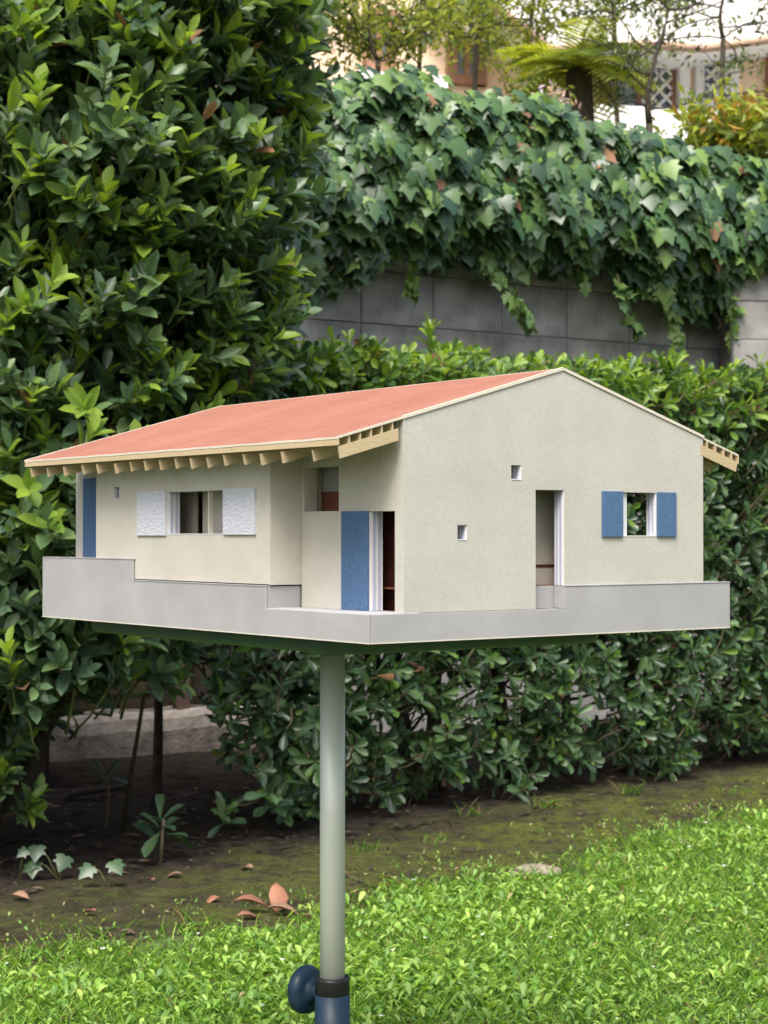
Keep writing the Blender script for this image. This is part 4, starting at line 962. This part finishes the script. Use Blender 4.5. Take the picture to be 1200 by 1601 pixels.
# stones at the lawn edge
M['stone'] = mat('stone', (.26, .22, .17, 1), .9, .35, 30, .5, 80, dist=.008)
for (px, py, sx, lab) in [(835, 1368, .075, 'flat tan stone half sunk at the lawn edge'), (1062, 1322, .05, 'small buff stone in the mossy strip beyond the lawn')]:
    p = on_ground(px, py); bm = bmesh.new(); bmesh.ops.create_icosphere(bm, subdivisions=3, radius=1)
    for v in bm.verts:
        k = 1+.12*math.sin(v.co.x*3+v.co.y*4)+.08*math.sin(v.co.y*7+v.co.z*3); v.co = Vector((v.co.x*sx*k, v.co.y*sx*.6*k, v.co.z*sx*.32))
    me = bpy.data.meshes.new('stone'); bm.to_mesh(me); bm.free(); me.materials.append(M['stone'])
    for f in me.polygons: f.use_smooth = True
    o = link('stone', me); o.location = (p[0], p[1], .006); tag(o, lab, 'stone')
# seedlings on the soil
def ivy_seed(px, py, lab, n, s_):
    p = on_ground(px, py); g = empty('ivy_seedling', (p[0], p[1], 0)); tag(g, lab, 'seedling'); mb = MB(); fo = Foliage(T_IVY)
    for k in range(n):
        e = np.array([rng.uniform(-.07, .07), rng.uniform(-.03, .03), rng.uniform(.03, .09)]); mb.tube([(0, 0, -.01), e*.5+np.array([0, 0, .012]), e], .0016, 5); fo.leaf(p+e, np.array([rng.normal()*.4, -.5, -.6]), np.array([rng.normal()*.2, -.7, .7]), s_, s_*.95, 0)
    mb.build('stem', M['greentwig'], g); fo.build(g, IM, n)
ivy_seed(92, 1372, 'ivy seedling with three broad leaves on the dark soil', 3, .052); ivy_seed(170, 1385, 'small ivy seedling beside a dry leaf on the soil', 2, .05); ivy_seed(28, 1372, 'tiny ivy seedling alone on the soil by the laurel', 2, .035)
p = on_ground(250, 1345); g = empty('shrub_sprout', (p[0], p[1], 0)); tag(g, 'dark low sprout with drooping leaves below the hedge', 'sprout'); fo = Foliage(T_PITTO)
rosette(fo, p+np.array([0, 0, .12]), unit([0, -.2, 1]), 11, .12, .045, lambda f: 0, (60, 120), .2); fo.build(g, PM, 11); MB().tube([(0, 0, -.02), (.01, 0, .12)], [.006, .004], 6).build('stem', M['twig'], g)
p = on_ground(165, 1290); g = empty('shrub_sprout', (p[0], p[1], 0)); tag(g, 'thin dark sprout in front of the pale kerb', 'sprout'); fo = Foliage(T_PITTO)
rosette(fo, p+np.array([0, 0, .17]), unit([.1, -.2, 1]), 7, .09, .036, lambda f: 0, (50, 110), .2); fo.build(g, PM, 7); MB().tube([(0, 0, -.02), (.01, 0, .1), (0, 0, .17)], [.005, .004, .003], 6).build('stem', M['twig'], g)
# fallen branch on the soil
a, b = on_ground(100, 1252), on_ground(205, 1232); mb = MB(); branch(mb, a+np.array([0, 0, .012])-a, b+np.array([0, 0, .016])-a, .014, .010, .04, 6, 7); o = mb.build('fallen_branch', M['bark']); o.location = tuple(a); tag(o, 'fallen brown branch lying on the soil near the kerb', 'branch')
# grass tufts on the bare strip
for (px, py, h) in [(500, 1405, .07), (640, 1395, .10), (575, 1330, .06), (735, 1275, .08), (850, 1262, .10), (985, 1242, .09), (1000, 1308, .07), (690, 1318, .05), (1140, 1240, .06), (935, 1335, .07), (415, 1415, .05), (160, 1460, .07), (300, 1452, .08)]:
    p = on_ground(px, py); g = empty('grass_tuft', (p[0], p[1], 0)); tag(g, 'thin grass tuft growing on the mossy soil strip', 'grass tuft', 'grass tufts on the bare strip'); fo = Foliage(T_GRASS)
    for k in range(16):
        an = rng.uniform(0, 6.28); el = rng.uniform(.5, 1.45); l = h*rng.uniform(.4, .9); fo.leaf(p+rng.normal(size=3)*np.array([.035, .03, 0]), np.array([math.cos(an)*math.cos(el), math.sin(an)*math.cos(el), math.sin(el)]), np.array([-math.cos(an)*math.sin(el), -math.sin(an)*math.sin(el), math.cos(el)]), l, .0022, int(rng.choice([0, 2, 2, 3])))
    fo.build(g, GM, 0, rest='blades')
    for c in g.children: c.name = 'blades'
